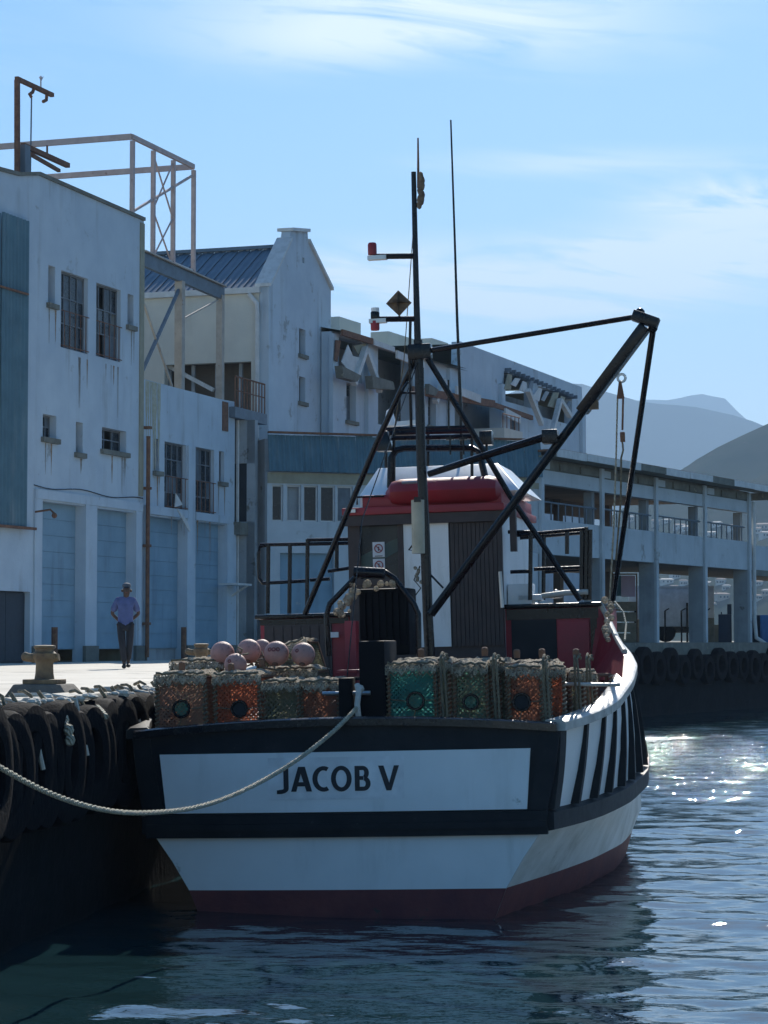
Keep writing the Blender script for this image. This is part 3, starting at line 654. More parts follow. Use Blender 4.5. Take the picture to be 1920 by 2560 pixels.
for i in range(nsh):                # near roof slope, one sheet after the other
    va = 1.1 + (LB - 1.1) * i / nsh; vb = 1.1 + (LB - 1.1) * (i + 1) / nsh
    if rp is None:
        mb = MB(); ww = vb - va
        for k in range(9):
            vv = ww * k / 8; a = .03 if k in (0, 1, 4, 5) else 0.
            mb.v += [(uF - .35, vv, zE + .05 + a), (um, vv, zR + a)]
        for k in range(8): mb.f.append((2 * k, 2 * k + 1, 2 * k + 3, 2 * k + 2))
        rp = mb.build('roof_sheet', M['roof_blue'], root); o = rp
    else: o = rp.copy(); COL.objects.link(o); o.parent = root
    o.location = (0, va, 0)
m = MB(); m.quad((um, 1.1, zR - .02), (um, LB, zR - .02), (uG1, LB, zE), (uG1, 1.1, zE)); m.build('far_roof_slope', M['roof_blue'], root)
m = MB(); m.box((um - .15, 1.1, zR + .02), (um + .15, LB, zR + .14)); m.build('ridge_cap', M['roof_blue'], root)
m = MB(); m.beam((uF - .38, .9, zE - .02), (uF - .38, LB, zE - .02), .16, .2); m.tube([(uF - .42, 1.3, zE - .15), (uF - .42, 1.0, zE - .5), (uF - .42, .98, zE - .9), (uF - .42, .98, 9.7)], .08, 8); m.build('gutter', M['white_trim'], root, smooth=True)
# grey recess wall with dark door, slab with railing
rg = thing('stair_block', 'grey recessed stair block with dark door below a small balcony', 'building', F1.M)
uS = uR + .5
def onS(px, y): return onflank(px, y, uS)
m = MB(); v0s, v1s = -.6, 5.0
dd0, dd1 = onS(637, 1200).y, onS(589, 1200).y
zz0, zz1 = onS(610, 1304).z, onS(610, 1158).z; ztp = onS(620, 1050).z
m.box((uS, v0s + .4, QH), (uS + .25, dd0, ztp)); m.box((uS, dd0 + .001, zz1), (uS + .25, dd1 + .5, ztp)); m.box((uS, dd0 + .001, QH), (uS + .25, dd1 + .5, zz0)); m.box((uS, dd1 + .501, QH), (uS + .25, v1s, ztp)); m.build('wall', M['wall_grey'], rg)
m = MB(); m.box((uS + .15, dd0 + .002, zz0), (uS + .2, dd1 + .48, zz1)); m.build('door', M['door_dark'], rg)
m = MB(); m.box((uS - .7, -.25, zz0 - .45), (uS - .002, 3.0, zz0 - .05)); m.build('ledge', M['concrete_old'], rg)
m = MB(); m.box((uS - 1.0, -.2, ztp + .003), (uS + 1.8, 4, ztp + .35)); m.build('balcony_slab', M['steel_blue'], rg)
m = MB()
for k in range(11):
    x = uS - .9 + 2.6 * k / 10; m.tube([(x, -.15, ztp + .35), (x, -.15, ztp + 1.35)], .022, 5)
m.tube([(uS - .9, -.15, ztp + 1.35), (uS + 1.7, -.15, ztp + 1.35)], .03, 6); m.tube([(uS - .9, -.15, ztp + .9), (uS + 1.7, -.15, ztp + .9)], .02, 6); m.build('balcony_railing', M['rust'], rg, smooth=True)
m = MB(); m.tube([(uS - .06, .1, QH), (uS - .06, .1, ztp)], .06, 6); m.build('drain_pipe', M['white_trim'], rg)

# steel roof frame above annexe
FV = 1.6
def f2(px, y, v=FV): return F1.uv(px, y, v)
root = thing('steel_frame', 'open pinkish steel frame standing above the warehouse roofs', 'steel frame', F1.M)
zt = (f2(332, 340).z + f2(486, 420).z) / 2; P1 = f2(330, 340); P2 = f2(484, 420); P1.z = P2.z = zt
bk = Vector((0, 9.5, -.0))
def part_beam(name, p, q, w, mt, h=None): mm_ = MB(); mm_.beam(p, q, w, h); return mm_.build(name, mt, root)
part_beam('top_beam', P1, P2, .1, M['steel_pink'], .15); part_beam('top_beam', P1, P1 + bk, .1, M['steel_pink'], .18); part_beam('top_beam', P2, P2 + bk, .1, M['steel_pink'], .18); part_beam('top_beam', P1 + bk, P2 + bk, .1, M['steel_pink'], .15)
zb_ = f2(420, 675)
for px, yb in ((330, 590), (382, 658), (432, 675), (483, 700)):
    q = f2(px, yb); part_beam('post', (q.x, FV, zt - .12), (q.x, FV, q.z), .125, M['steel_pink'])
a = f2(333, 528); c = f2(479, 440); part_beam('diagonal_brace', a, c, .07, M['steel_pink'])
x1_, x2_ = f2(382, 500).x, f2(432, 500).x
for (ya, yb) in ((395, 535), (535, 655)):
    za_, zb2 = f2(407, ya).z, f2(407, yb).z
    for (a_, c_) in ((x1_, x2_), (x2_, x1_)):
        mm_ = MB(); mm_.tube([(a_, FV, za_), (c_, FV, zb2)], .03, 5); mm_.build('cross_rod', M['steel_pink'], root)
b0 = f2(352, 648); b1 = f2(556, 735); b0.z += .02
part_beam('main_girder', b0, b1, .16, M['steel_blue'], .42)
part_beam('girder_flange', b0 + Vector((0, -.02, .25)), b1 + Vector((0, -.02, .25)), .3, M['steel_beige'], .04)
for px, ya, yb, w in ((450, 703, 985, .26), (551, 738, 1010, .22)):
    q = f2(px, ya); r_ = f2(px, yb); part_beam('column', (q.x, FV, q.z), (q.x, FV, r_.z), w, M['steel_beige'])
part_beam('diagonal_brace', f2(449, 720), f2(357, 925), .09, M['steel_blue']); part_beam('diagonal_brace', f2(360, 760), f2(430, 965), .06, M['steel_beige']); part_beam('diagonal_brace', f2(462, 795), f2(545, 750), .05, M['steel_beige'])
part_beam('edge_plate', f2(357, 628), f2(483, 680), .05, M['white_trim'], .14)
# davit on the warehouse roof
root = thing('roof_davit', 'dark iron davit with hooks on the warehouse parapet', 'davit', F1.M)
dv = .5; q = lambda x, y: F1.uv(x, y, dv)
m = MB(); m.beam(q(43, 200), q(43, 438), .12); m.build('post', M['rust'], root)
m = MB(); m.beam(q(41, 196), q(131, 238), .11); m.build('arm', M['rust'], root)
m = MB(); m.tube([q(85, 220), q(82, 230), q(74, 236), q(78, 242)], .05, 6); m.build('hook', M['rust'], root)
m = MB(); m.tube([q(117, 234), q(116, 250), q(108, 254)], .05, 6); m.build('hook', M['rust'], root)
m = MB(); m.tube([q(79, 240), q(76, 436)], .022, 5); m.build('cable', M['steel_blue'], root)
m = MB(); m.tube([q(102, 218), q(102, 190), q(104, 196)], .02, 5); m.tube([q(98, 192), q(103, 202), q(108, 192)], .012, 5); m.build('wind_vane', M['steel_pink'], root)
root = thing('roof_hoist', 'blue hoist head with a dark boom beside the roof davit', 'hoist', F1.M)
m = MB(); m.beam(q(57, 364), q(57, 440), .3); m.build('head', M['steel_blue'], root)
m = MB(); m.beam(q(57, 363), q(170, 414), .13); m.build('boom', M['rust'], root); m = MB(); m.beam(q(70, 382), q(148, 427), .09); m.build('boom_strut', M['rust'], root)
m = MB(); m.tube([q(118, 364), q(118, 384)], .03, 5); m.build('pin', M['rust'], root)

# ------------------------------------------------------------------ long derelict building behind
B4o = P(828, 1000, 84.0); B4 = Frame(Vector((B4o.x, B4o.y, 0)), math.atan2(5770, 3400 - 960))
g4 = lambda x, y, v=0.: B4.uv(x, y, v)
root = thing('derelict_building', 'long derelict white building with torn eaves and broken windows', 'building', B4.M)
Lb = g4(1455, 1000).x
t4 = [(0, g4(828, 828).z), (g4(1150, 900).x, g4(1150, 920).z), (g4(1152, 900).x, g4(1152, 868).z), (Lb, g4(1455, 968).z)]
t4z = [g4(828, 828).z, g4(1150, 905).z]
t4[1] = (g4(1150, 900).x, t4z[0]); t4[2] = (g4(1150, 900).x + .05, t4z[0] + 1.2); t4[3] = (Lb, g4(1455, 968).z)
h4 = [(g4(845, 900).x, g4(905, 900).x, g4(850, 945).z, g4(850, 842).z), (g4(866, 950).x, g4(890, 950).x, g4(866, 1050).z, g4(866, 955).z),
      (g4(945, 900).x, g4(1025, 900).x, g4(945, 1060).z, g4(945, 860).z), (g4(1070, 1000).x, g4(1090, 1000).x, g4(1070, 1062).z, g4(1070, 985).z),
      (g4(1135, 980).x, g4(1245, 980).x, g4(1135, 1110).z, g4(1135, 985).z), (g4(1275, 1040).x, g4(1300, 1040).x, g4(1275, 1110).z, g4(1275, 1035).z),
      (g4(1260, 940).x, g4(1330, 940).x, g4(1260, 1002).z, g4(1260, 928).z), (g4(1345, 970).x, g4(1430, 970).x, g4(1345, 1040).z, g4(1345, 965).z)]
wall('wall', M['wall'], root, 0, Lb, QH, t4, h4, 0, .4)
m = MB(); m.box((0, 1.4, QH), (Lb, 1.5, t4z[0] - .1)); m.build('inner_wall', M['wall_grey'], root)
m = MB(); m.box((Lb - .3, .41, QH), (Lb - .001, 9, t4[3][1] - .2)); m.box((0, 8.7, QH), (Lb - .31, 9, t4[3][1] - .3)); m.build('side_wall', M['wall_ochre'], root)
m = MB(); m.quad((-.0, -.35, t4z[0] + .02), (g4(1150, 900).x, -.35, t4z[0] + .02), (g4(1150, 900).x, 6, t4z[0] + 1.35), (0, 6, t4z[0] + 1.35)); m.quad((0, -.35, t4z[0] - .06), (g4(1150, 900).x, -.35, t4z[0] - .06), (g4(1150, 900).x, 6, t4z[0] + 1.27), (0, 6, t4z[0] + 1.27)); m.build('roof', M['roof_green'], root)
m = MB(); m.quad((g4(1150, 900).x, .42, t4[2][1] - .1), (Lb, .42, t4[3][1] - .1), (Lb, 9, t4[3][1] + .1), (g4(1150, 900).x, 9, t4[2][1] + .1)); m.build('flat_roof', M['roof_green'], root)
for (xa, xb, ya, yb, vv) in ((848, 902, 791, 812, 5.5), (972, 1080, 828, 870, 5.8), (1080, 1120, 845, 870, 5.9)):
    p = g4(xa, ya, vv); r_ = g4(xb, yb, vv); m = MB(); m.box((p.x, vv, r_.z - .9), (r_.x, vv + .9, p.z)); m.build('chimney', M['wall_cream'], root)
m = MB(); m.beam((0, -.42, t4z[0] - .06), (g4(905, 800).x, -.42, t4z[0] - .06), .1, .22); m.build('fascia', M['rust'], root)
m = MB(); m.beam((g4(908, 800).x, -.42, t4z[0] - .08), (g4(960, 800).x, -.42, t4z[0] - .12), .08, .2); m.build('fascia', M['white_trim'], root)
m = MB(); m.beam((g4(962, 800).x, -.5, t4z[0] - .3), (g4(1030, 800).x, -.5, t4z[0] - .45), .1, .3); m.build('fascia', M['white_trim'], root)
m = MB(); m.beam(g4(1030, 975, -.5), g4(1235, 1010, -.5), .12, .3); m.beam(g4(1235, 1012, -.5), g4(1330, 1045, -.5), .12, .2); m.build('sagging_gutter', M['rust'], root)
m = MB(); m.beam(g4(1140, 975, -.6), g4(1200, 998, -.6), .1, .34); m.build('broken_fascia', M['white_trim'], root)
m = MB(); m.beam(g4(1262, 1030, -.6), g4(1300, 1050, -.6), .1, .34); m.build('broken_fascia', M['white_trim'], root)
for px in (822 + 8, 918, 1030, 1122, 1250, 1452):
    p = g4(px, 900); m = MB(); m.box((p.x - .25, -.16, QH), (p.x + .25, -.003, t4z[0] - .1)); m.build('pilaster', M['wall'], root)
# V shaped braces and loose panels
def v4(name, pts, mt, v=-.45, th=.04):
    mm_ = MB(); mm_.poly_prism([(g4(x, y, v).x, g4(x, y, v).z) for x, y in pts], v - th, v); return mm_.build(name, mt, root)
for seg in (((914, 870), (884, 960)), ((914, 875), (950, 978)), ((1108, 955), (1088, 1005)), ((1106, 950), (1130, 1000)), ((1320, 975), (1354, 1060)), ((1400, 1000), (1380, 1080)), ((1400, 1000), (1425, 1040))):
    m = MB(); m.beam(g4(*seg[0], -.4), g4(*seg[1], -.4), .22, .2); m.build('brace', M['white_trim'], root)
v4('loose_panel', [(852, 905), (868, 862), (880, 890), (902, 895), (882, 945)], M['white_trim'], -.3)
v4('loose_panel', [(882, 865), (912, 858), (910, 895), (896, 890)], M['wall_ochre'], -.2)
v4('loose_panel', [(836, 915), (885, 940), (875, 955), (840, 945)], M['concrete_old'], -.5, .3)
v4('loose_panel', [(912, 940), (965, 955), (970, 975), (915, 972)], M['concrete_old'], -.5, .3)
v4('loose_panel', [(1062, 960), (1085, 975), (1078, 990), (1060, 985)], M['concrete_old'], -.5, .2)
v4('loose_panel', [(838, 850), (850, 852), (842, 905), (835, 900)], M['rust'], -.2)
rnd = random.Random(11)
for i in range(9):
    x = 1268 + i * 19; y = 935 + i * 8 + rnd.uniform(-8, 8); dx = rnd.uniform(6, 14); dy = rnd.uniform(20, 42)
    v4('torn_sheet', [(x, y), (x + dx, y + rnd.uniform(0, 6)), (x + dx + rnd.uniform(-14, 8), y + dy), (x - rnd.uniform(-2, 16), y + dy - rnd.uniform(0, 9))], rnd.choice([M['white_trim'], M['steel_blue'], M['wall_grey'], M['wall_ochre']]), -.15 - .05 * i % .3)
m = MB()
for i in range(16): m.beam((g4(1262, 930).x + i * .62, -.3, g4(1262 , 925).z - .02 * i), (g4(1262, 930).x + i * .62 + .1, .8, g4(1262, 925).z - .02 * i), .09, .16)
m.build('rafter_ends', M['steel_blue'], root)
for h in (h4[1], h4[3], h4[5]): window(root, h, 2, 3, v=.25)
# small balcony bits
m = MB(); p = g4(1235, 1100, -1.0); m.box((p.x - .1, -1.5, p.z - .2), (p.x + 2.2, -.02, p.z + .5)); m.build('balcony_box', M['wall_cream'], root)
m = MB()
for k in range(5): m.tube([(p.x + k * .5, -1.4, p.z + .5), (p.x + k * .5, -1.4, p.z + 1.1)], .02, 5)
m.tube([(p.x, -1.4, p.z + 1.1), (p.x + 2.1, -1.4, p.z + 1.1)], .03, 5); m.build('railing', M['rust'], root)

# ------------------------------------------------------------------ low canteen block facing us (px 672-1351)
pA = P(668, 1300, 75.2); pB = P(1351, 1300, shedD(1351)); B5 = Frame(Vector((pA.x, pA.y, 0)), math.atan2(pB.y - pA.y, pB.x - pA.x))
g5 = lambda x, y, v=0.: B5.uv(x, y, v)
root = thing('low_block', 'low frontal block with teal sheet fascia over a row of dark windows', 'building', B5.M)
L5 = (pB - pA).length; z5 = g5(700, 1084).z; zf = g5(700, 1180).z; zw1 = g5(700, 1212).z; zw0 = g5(700, 1303).z
wins = []
for (xa, xb) in ((680, 708), (717, 753), (759, 795), (801, 838), (843, 882), (1125, 1160)): wins.append((g5(xa, 1250).x, g5(xb, 1250).x, zw0, zw1))
doors = [(g5(700, 1500).x, g5(835, 1500).x, QH + .3, g5(700, 1382).z), (g5(1295, 1500).x, g5(1340, 1500).x, g5(1300, 1500).z, g5(1300, 1375).z)]
wall('wall', M['shed'], root, 0, L5, QH, [(0, zf), (L5, zf)], wins + doors, 0, .3)
for h in wins: window(root, h, 1, 1, sill=False, v=.1, frame=M['white_trim'])
m = MB(); m.box((0, -.04, zw1 + .05), (L5, -.003, zf - .02)); m.build('stained_band', M['wall_ochre'], root)
m = MB(); m.box((doors[0][0], .2, QH), (doors[0][1], .25, doors[0][3])); m.build('roller_door', M['door_blue'], root)
m = MB(); m.box((doors[1][0], .2, doors[1][2]), (doors[1][1], .25, doors[1][3])); m.build('window_board', M['door_dark'], root)
n5 = 16
for i in range(n5):
    a = L5 * i / n5; corr('cladding_sheet', M['teal'], root, a + .005, a + L5 / n5 - .005, zf + .01, z5 - .02 + random.uniform(-.03, .03), -.25 - .006 * (i % 2), .19, .03, vt=-.02 - .006 * (i % 2))
m = MB(); m.box((0, .3, QH), (L5, 3, z5 - .15)); m.build('rear_block', M['wall_grey'], root)
m = MB(); m.beam((0, -.1, z5 + .03), (L5, -.1, z5 + .03), .2, .06); m.build('ridge_flashing', M['rust'], root)

# ------------------------------------------------------------------ open two-storey shed on the pier
root = thing('open_shed', 'long open two-storey concrete shed on the far pier', 'shed', SH.M)
gs = lambda x, y, v=0.: SH.uv(x, y, v)
cols = [gs(px, 1300).x for px in (1351, 1497, 1633, 1757, 1870)]
bay = (cols[4] - cols[0]) / 4; cols = [cols[0] + bay * i for i in range(5)]
z_eave = gs(1757, 1197).z; z_fas = gs(1757, 1214).z; z_top = gs(1757, 1236).z; z_ot = gs(1757, 1266).z; z_sill = gs(1757, 1342).z; z_bot = gs(1757, 1416).z
uE = cols[4] + .35; u0s = cols[0] - .2
DEP = 6.5
def pb(name, a, c, mt, label=None, bevel=0): mm_ = MB(); mm_.box(a, c); return mm_.build(name, mt, root, label=label, bevel=bevel)
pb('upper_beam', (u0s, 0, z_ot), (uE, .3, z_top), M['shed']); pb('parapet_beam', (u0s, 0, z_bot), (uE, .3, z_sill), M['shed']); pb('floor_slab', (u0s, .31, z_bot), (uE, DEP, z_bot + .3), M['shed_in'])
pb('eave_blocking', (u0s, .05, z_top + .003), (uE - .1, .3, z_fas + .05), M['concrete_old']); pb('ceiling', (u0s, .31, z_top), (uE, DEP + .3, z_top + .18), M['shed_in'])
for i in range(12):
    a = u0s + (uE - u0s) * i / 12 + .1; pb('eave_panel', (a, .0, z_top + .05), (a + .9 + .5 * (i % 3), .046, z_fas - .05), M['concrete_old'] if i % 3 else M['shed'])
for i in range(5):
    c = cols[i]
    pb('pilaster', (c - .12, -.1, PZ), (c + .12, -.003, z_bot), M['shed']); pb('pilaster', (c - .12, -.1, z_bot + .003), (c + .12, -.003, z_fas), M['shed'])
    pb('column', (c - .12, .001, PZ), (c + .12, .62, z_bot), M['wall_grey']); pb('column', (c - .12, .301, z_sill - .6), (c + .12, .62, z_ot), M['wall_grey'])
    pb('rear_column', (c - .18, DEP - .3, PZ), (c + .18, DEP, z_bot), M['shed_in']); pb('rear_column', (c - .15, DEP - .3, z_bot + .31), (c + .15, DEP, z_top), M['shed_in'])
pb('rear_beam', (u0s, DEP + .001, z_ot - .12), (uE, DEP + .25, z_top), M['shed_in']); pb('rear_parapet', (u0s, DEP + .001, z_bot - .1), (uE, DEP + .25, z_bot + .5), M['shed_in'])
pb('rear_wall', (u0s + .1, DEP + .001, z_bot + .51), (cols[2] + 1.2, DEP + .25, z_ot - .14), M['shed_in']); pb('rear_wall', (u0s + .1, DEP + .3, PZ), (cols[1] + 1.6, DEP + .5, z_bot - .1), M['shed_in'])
pb('end_wall', (u0s - .6, 0, PZ), (u0s - .01, .3, z_bot), M['shed'])
# roof sheet with shallow slope and fascia boards
m = MB(); ov = .9
m.hexa([(u0s, -.7, z_eave - .02), (uE + ov, -.7, z_eave - .02), (uE + ov, DEP + .6, z_top + .35), (u0s, DEP + .6, z_top + .35), (u0s, -.7, z_eave + .05), (uE + ov, -.7, z_eave + .05), (uE + ov, DEP + .6, z_top + .42), (u0s, DEP + .6, z_top + .42)])
m.build('roof', M['rust'], root)
nf = 9
for i in range(nf):
    a = u0s + (uE + ov - u0s) * i / nf; c = u0s + (uE + ov - u0s) * (i + 1) / nf - .02
    pb('fascia_board', (a, -.76 - .01 * (i % 2), z_fas + .04 + .02 * (i % 2)), (c, -.702, z_eave + .03), M['white_trim'] if i not in (3, 6) else M['concrete_old'])
pb('soffit', (u0s, -.69, z_fas + .06), (uE + ov, .0, z_fas + .1), M['concrete_old'])
pb('roof_end', (uE + ov - .25, -.69, z_fas - .25), (uE + ov, 1.5, z_fas + .05), M['concrete_old'])
# railings in the upper openings
for i in range(4):
    a, c = cols[i] + .2, cols[i + 1] - .2; m = MB(); zr = z_sill + .62
    m.tube([(a, .1, zr), (c, .1, zr - .02)], .035, 6)
    for k in range(8): x = a + (c - a) * (k + .5) / 8; m.tube([(x, .1, z_sill), (x, .1, zr)], .026, 5)
    m.build('railing', M['steel_blue'], root)
m = MB(); c = cols[4]; m.tube([(c + .28, -.15, z_top), (c + .28, -.15, PZ + 1), (c + .34, -.2, PZ + .2), (c + .6, -.95, PZ - .35)], .09, 8); m.build('drain_pipe', M['white_trim'], root, smooth=True)
# lower continuing wing on the right
root = thing('shed_wing', 'lower wing of the open shed running off to the right', 'shed', SH.M)
zt2 = gs(1890, 1363).z; zb2 = gs(1890, 1424).z
pb('parapet_beam', (uE + .02, .1, zb2), (uE + 30, .4, zt2), M['shed']); pb('floor_slab', (uE + .02, .41, zb2 + .05), (uE + 30, DEP, zb2 + .3), M['shed_in'])
for k in range(4): pb('column', (uE + 6 + bay * k, .12, PZ), (uE + 6.3 + bay * k, .7, zb2), M['wall_grey'])
pb('soffit_strip', (uE + .6, .05, zb2 - .25), (uE + 30, .095, zb2 - .003), M['concrete_old'])

# things seen on the pier through the columns
def at_pier(px, D): p = P(px, 1612, D); return Vector((p.x, p.y, PZ))
def simple(name, label, cat, px, D, w, h, d, mt, extra=None, group=None):
    p = at_pier(px, D); r_ = thing(name, label, cat, Matrix.Translation(p) @ Matrix.Rotation(R(-8), 4, 'Z'), group)
    m_ = MB(); m_.box((-w / 2, 0, .0), (w / 2, d, h)); m_.build('body', mt, r_, bevel=.03)
    if extra: extra(r_, w, h, d)
    return r_
def ribs(r_, w, h, d):
    for k in range(6):
        m_ = MB(); x = -w / 2 + w * (k + .5) / 6; m_.box((x - .06, -.04, .12), (x + .06, -.002, h - .12)); m_.build('rib', M['blue_box'], r_)
simple('container', 'blue steel container at the right edge behind the shed pipe', 'container', 1955, 97, 1.8, 1.15, 2.2, M['blue_box'], ribs)
simple('container', 'dark blue end of a container left of the bright blue one', 'container', 1886, 98, .5, 1.15, 2.2, M['navy'])
def binx(r_, w, h, d):
    m_ = MB(); m_.box((w * .18, .02, h + .002), (w / 2, d, h + .42)); m_.build('raised_back', M['navy'], r_)
    m_ = MB(); m_.box((-w * .3, .1, h + .002), (-w * .22, .2, h + .1)); m_.build('lug', M['navy'], r_)
simple('bin', 'navy steel bin with raised back between two shed columns', 'bin', 1813, 97, .55, 1.18, .8, M['navy'], binx)
def truck():
    p = at_pier(1687, 112); r_ = thing('box_truck', 'white box trailer parked behind the shed columns', 'truck', Matrix.Translation(p) @ Matrix.Rotation(R(-6), 4, 'Z'))
    m_ = MB(); m_.box((-2.2, 0, .75), (1.9, 2.4, 2.62)); m_.build('cargo_box', M['white_truck'], r_, bevel=.04)
    m_ = MB(); m_.box((-2.2, -.02, 2.62), (1.9, 2.42, 2.72)); m_.build('roof_rail', M['white_trim'], r_)
    m_ = MB(); m_.box((-2.1, .2, .45), (1.8, 2.2, .74)); m_.build('chassis', M['black_metal'], r_)
    for x in (-1.4, -.4, 1.3):
        for y in (.05, 2.1): m_ = MB(); m_.lathe([(.42, 0), (.45, .06), (.45, .22), (.42, .28)], 16, (x, y, .45), 'Y'); m_.build('wheel', M['tyre'], r_, smooth=True)
    for x in (-1.9, .6): m_ = MB(); m_.box((x - .05, -.12, 0), (x + .05, -.03, 1.9)); m_.build('prop', M['black_metal'], r_)
truck()
def banner():
    p = at_pier(1566, 92); r_ = thing('banner_stand', 'pink and teal banner hung in a steel frame by the first shed column', 'banner', Matrix.Translation(p) @ Matrix.Rotation(R(-5), 4, 'Z'))
    m_ = MB(); m_.tube([(-.5, 0, 0), (-.5, 0, 2.75)], .03, 6); m_.tube([(.42, 0, 0), (.42, 0, 2.75)], .03, 6); m_.tube([(-.5, 0, 2.72), (.42, 0, 2.72)], .03, 6); m_.build('frame', M['rust'], r_)
    m_ = MB(); m_.box((-.46, -.03, 1.85), (-.2, -.01, 2.66)); m_.build('teal_sheet', M['teal_panel'], r_); m_ = MB(); m_.box((-.198, -.035, 1.82), (.36, -.012, 2.66)); m_.build('pink_sheet', M['pink_panel'], r_)
    for k in range(4): m_ = MB(); m_.box((-.45, -.1, k * .42), (.4, .5, k * .42 + .36)); m_.build('shelf_box', M['tan_gear'], r_)
banner()
rnd = random.Random(5)
for i, (px, D, w, h) in enumerate(((1772, 104, .5, 1.1), (1790, 106, .4, .8), (1602, 100, .4, 1.0), (1585, 96, .3, .6))):
    simple('gear_pile', ['tan stack of fish boxes left of the navy bin', 'low tan pile of gear right behind the fish boxes', 'tan stack of boxes left of the second shed column', 'small tan box nearest the banner stand'][i], 'boxes', px, D, w, h, .5, M['tan_gear'], group='tan gear on the pier')
# chain-link posts
for i, px in enumerate((1663, 1704, 1765)):
    p = at_pier(px, 99); m = MB(); m.tube([(0, 0, 0), (.05 if i == 2 else 0, 0, 1.35)], .04, 6); m.tube([(.05 if i == 2 else 0, 0, 1.35), (.18, 0, 1.45)], .03, 6)
    o = m.build('fence_post', M['black_metal']); o.location = p; tag(o, ['black fence post at the left edge of the white trailer', 'black fence post in front of the trailer middle', 'leaning black fence post right of the third shed column'][i], 'post', 'black posts behind the shed')

# town houses on the lower hillside
from mathutils.bvhtree import BVHTree
ho_m = bpy.data.objects['hills'].data; hills_bvh = BVHTree.FromPolygons([v.co.copy() for v in ho_m.vertices], [tuple(p_.vertices) for p_ in ho_m.polygons])
rnd = random.Random(21)
names = ['small white house low on the hillside', 'tan hillside house with brown roof']
spots = [(1575, 1305, 1500), (1640, 1315, 1450), (1665, 1308, 1600), (1700, 1322, 1500), (1720, 1330, 1500), (1790, 1318, 1600), (1775, 1340, 1450), (1835, 1325, 1500), (1890, 1335, 1500), (1905, 1325, 1650), (1917, 1345, 1450),
         (1668, 1460, 1250), (1690, 1447, 1300), (1710, 1465, 1250), (1770, 1470, 1250), (1785, 1495, 1180), (1800, 1462, 1320), (1815, 1478, 1250), (1770, 1440, 1400), (1810, 1500, 1150), (1892, 1465, 1250), (1905, 1448, 1350), (1915, 1490, 1180), (1898, 1500, 1150), (1780, 1520, 1100), (1690, 1480, 1200)]
up_ = ['in the second upper bay of the open shed', 'at the left of the third upper bay', 'in the middle of the third upper bay', 'at the right of the third upper bay', 'next to the column left of the fourth upper bay', 'farther right of that column', 'at the back of the fourth upper bay', 'nearer in the fourth upper bay', 'at the right of the fourth upper bay', 'just right of the shed pipe', 'behind it, farther right of the pipe', 'at the right picture edge above the wing']
lo_ = ['left above the white trailer', 'above the middle of the trailer', 'right above the trailer', 'at the left of the third lower bay', 'low in the third lower bay', 'high in the third lower bay', 'right in the third lower bay', 'highest in the third lower bay', 'lowest right in the third lower bay', 'above the blue container', 'higher above the blue container', 'at the right edge above the container', 'just behind the blue container', 'just above the tan boxes', 'touching the trailer roof line']
HL = up_[:11] + lo_
for i, (px, py, D) in enumerate(spots):
    D *= .6
    hit_ = hills_bvh.ray_cast(CO, ray(px, py).normalized())
    if hit_[0] is None or hit_[0].y > 5000: continue
    p = hit_[0].copy(); D = p.y; w = rnd.uniform(18, 34) / FPX * D; h = rnd.uniform(9, 15) / FPX * D; d = w * .7
    wc = rnd.choice(['house', 'house', 'house2']); rc = rnd.choice(['roof_tile', 'roof_grey'])
    r_ = thing('house', '%s %s house %s' % ('white' if wc == 'house' else 'tan', 'brown-roofed' if rc == 'roof_tile' else 'grey-roofed', HL[i]), 'house', Matrix.Translation(p) @ Matrix.Rotation(rnd.uniform(-.5, .5), 4, 'Z'), 'houses on the hillside')
    m = MB(); m.box((-w / 2, 0, -6), (w / 2, d, h)); m.build('wall', M[wc], r_)
    m = MB(); k = h * .28
    m.hexa([(-w / 2 - .3, -.3, h + .01), (w / 2 + .3, -.3, h + .01), (w / 2 + .3, d + .3, h + .01), (-w / 2 - .3, d + .3, h + .01), (-w / 2 + .8, d / 2 - .1, h + k), (w / 2 - .8, d / 2 - .1, h + k), (w / 2 - .8, d / 2 + .1, h + k), (-w / 2 + .8, d / 2 + .1, h + k)]); m.build('roof', M[rc], r_)
    for q_ in (-.28, .05, .3): m = MB(); m.box((q_ * w - .5, -.06, h * .35), (q_ * w + .5, -.01, h * .72)); m.build('window', M['pane'], r_)

# ------------------------------------------------------------------ tyres
def tyre_mesh():
    m_ = MB(); prof = []
    n = 28; c = [(-.115, .30), (-.125, .36), (-.13, .43), (-.12, .50), (-.09, .525), (-.03, .53), (.03, .53), (.09, .525), (.12, .50), (.13, .43), (.125, .36), (.115, .30), (.09, .285), (-.09, .285)]
    base = 0
    for i in range(n):
        a = 2 * pi * i / n
        for (w, r) in c:
            rr = r * (1.0 if not (i % 2 and abs(w) < .1 and r > .5) else .985)
            m_.v.append((w, rr * cos(a), rr * sin(a)))
    k = len(c)
    for i in range(n):
        for j in range(k):
            i2 = (i + 1) % n; j2 = (j + 1) % k; m_.f.append((i * k + j, i2 * k + j, i2 * k + j2, i * k + j2))
    return m_
tm = tyre_mesh().build('tyre', M['tyre'], smooth=True); me_ty = tm.data; bpy.data.objects.remove(tm)
rm_ = MB(); rm_.tube([(-.16, 0, .5), (-.18, 0, .57), (-.24, .02, .60), (-.32, .12, .58)], .016, 6); rm_.tube([(.0, .02, .3), (-.05, .02, .5), (-.12, .02, .6)], .018, 6)
rt = rm_.build('lashing', M['rope_tan'], smooth=True); me_rt = rt.data; bpy.data.objects.remove(rt)
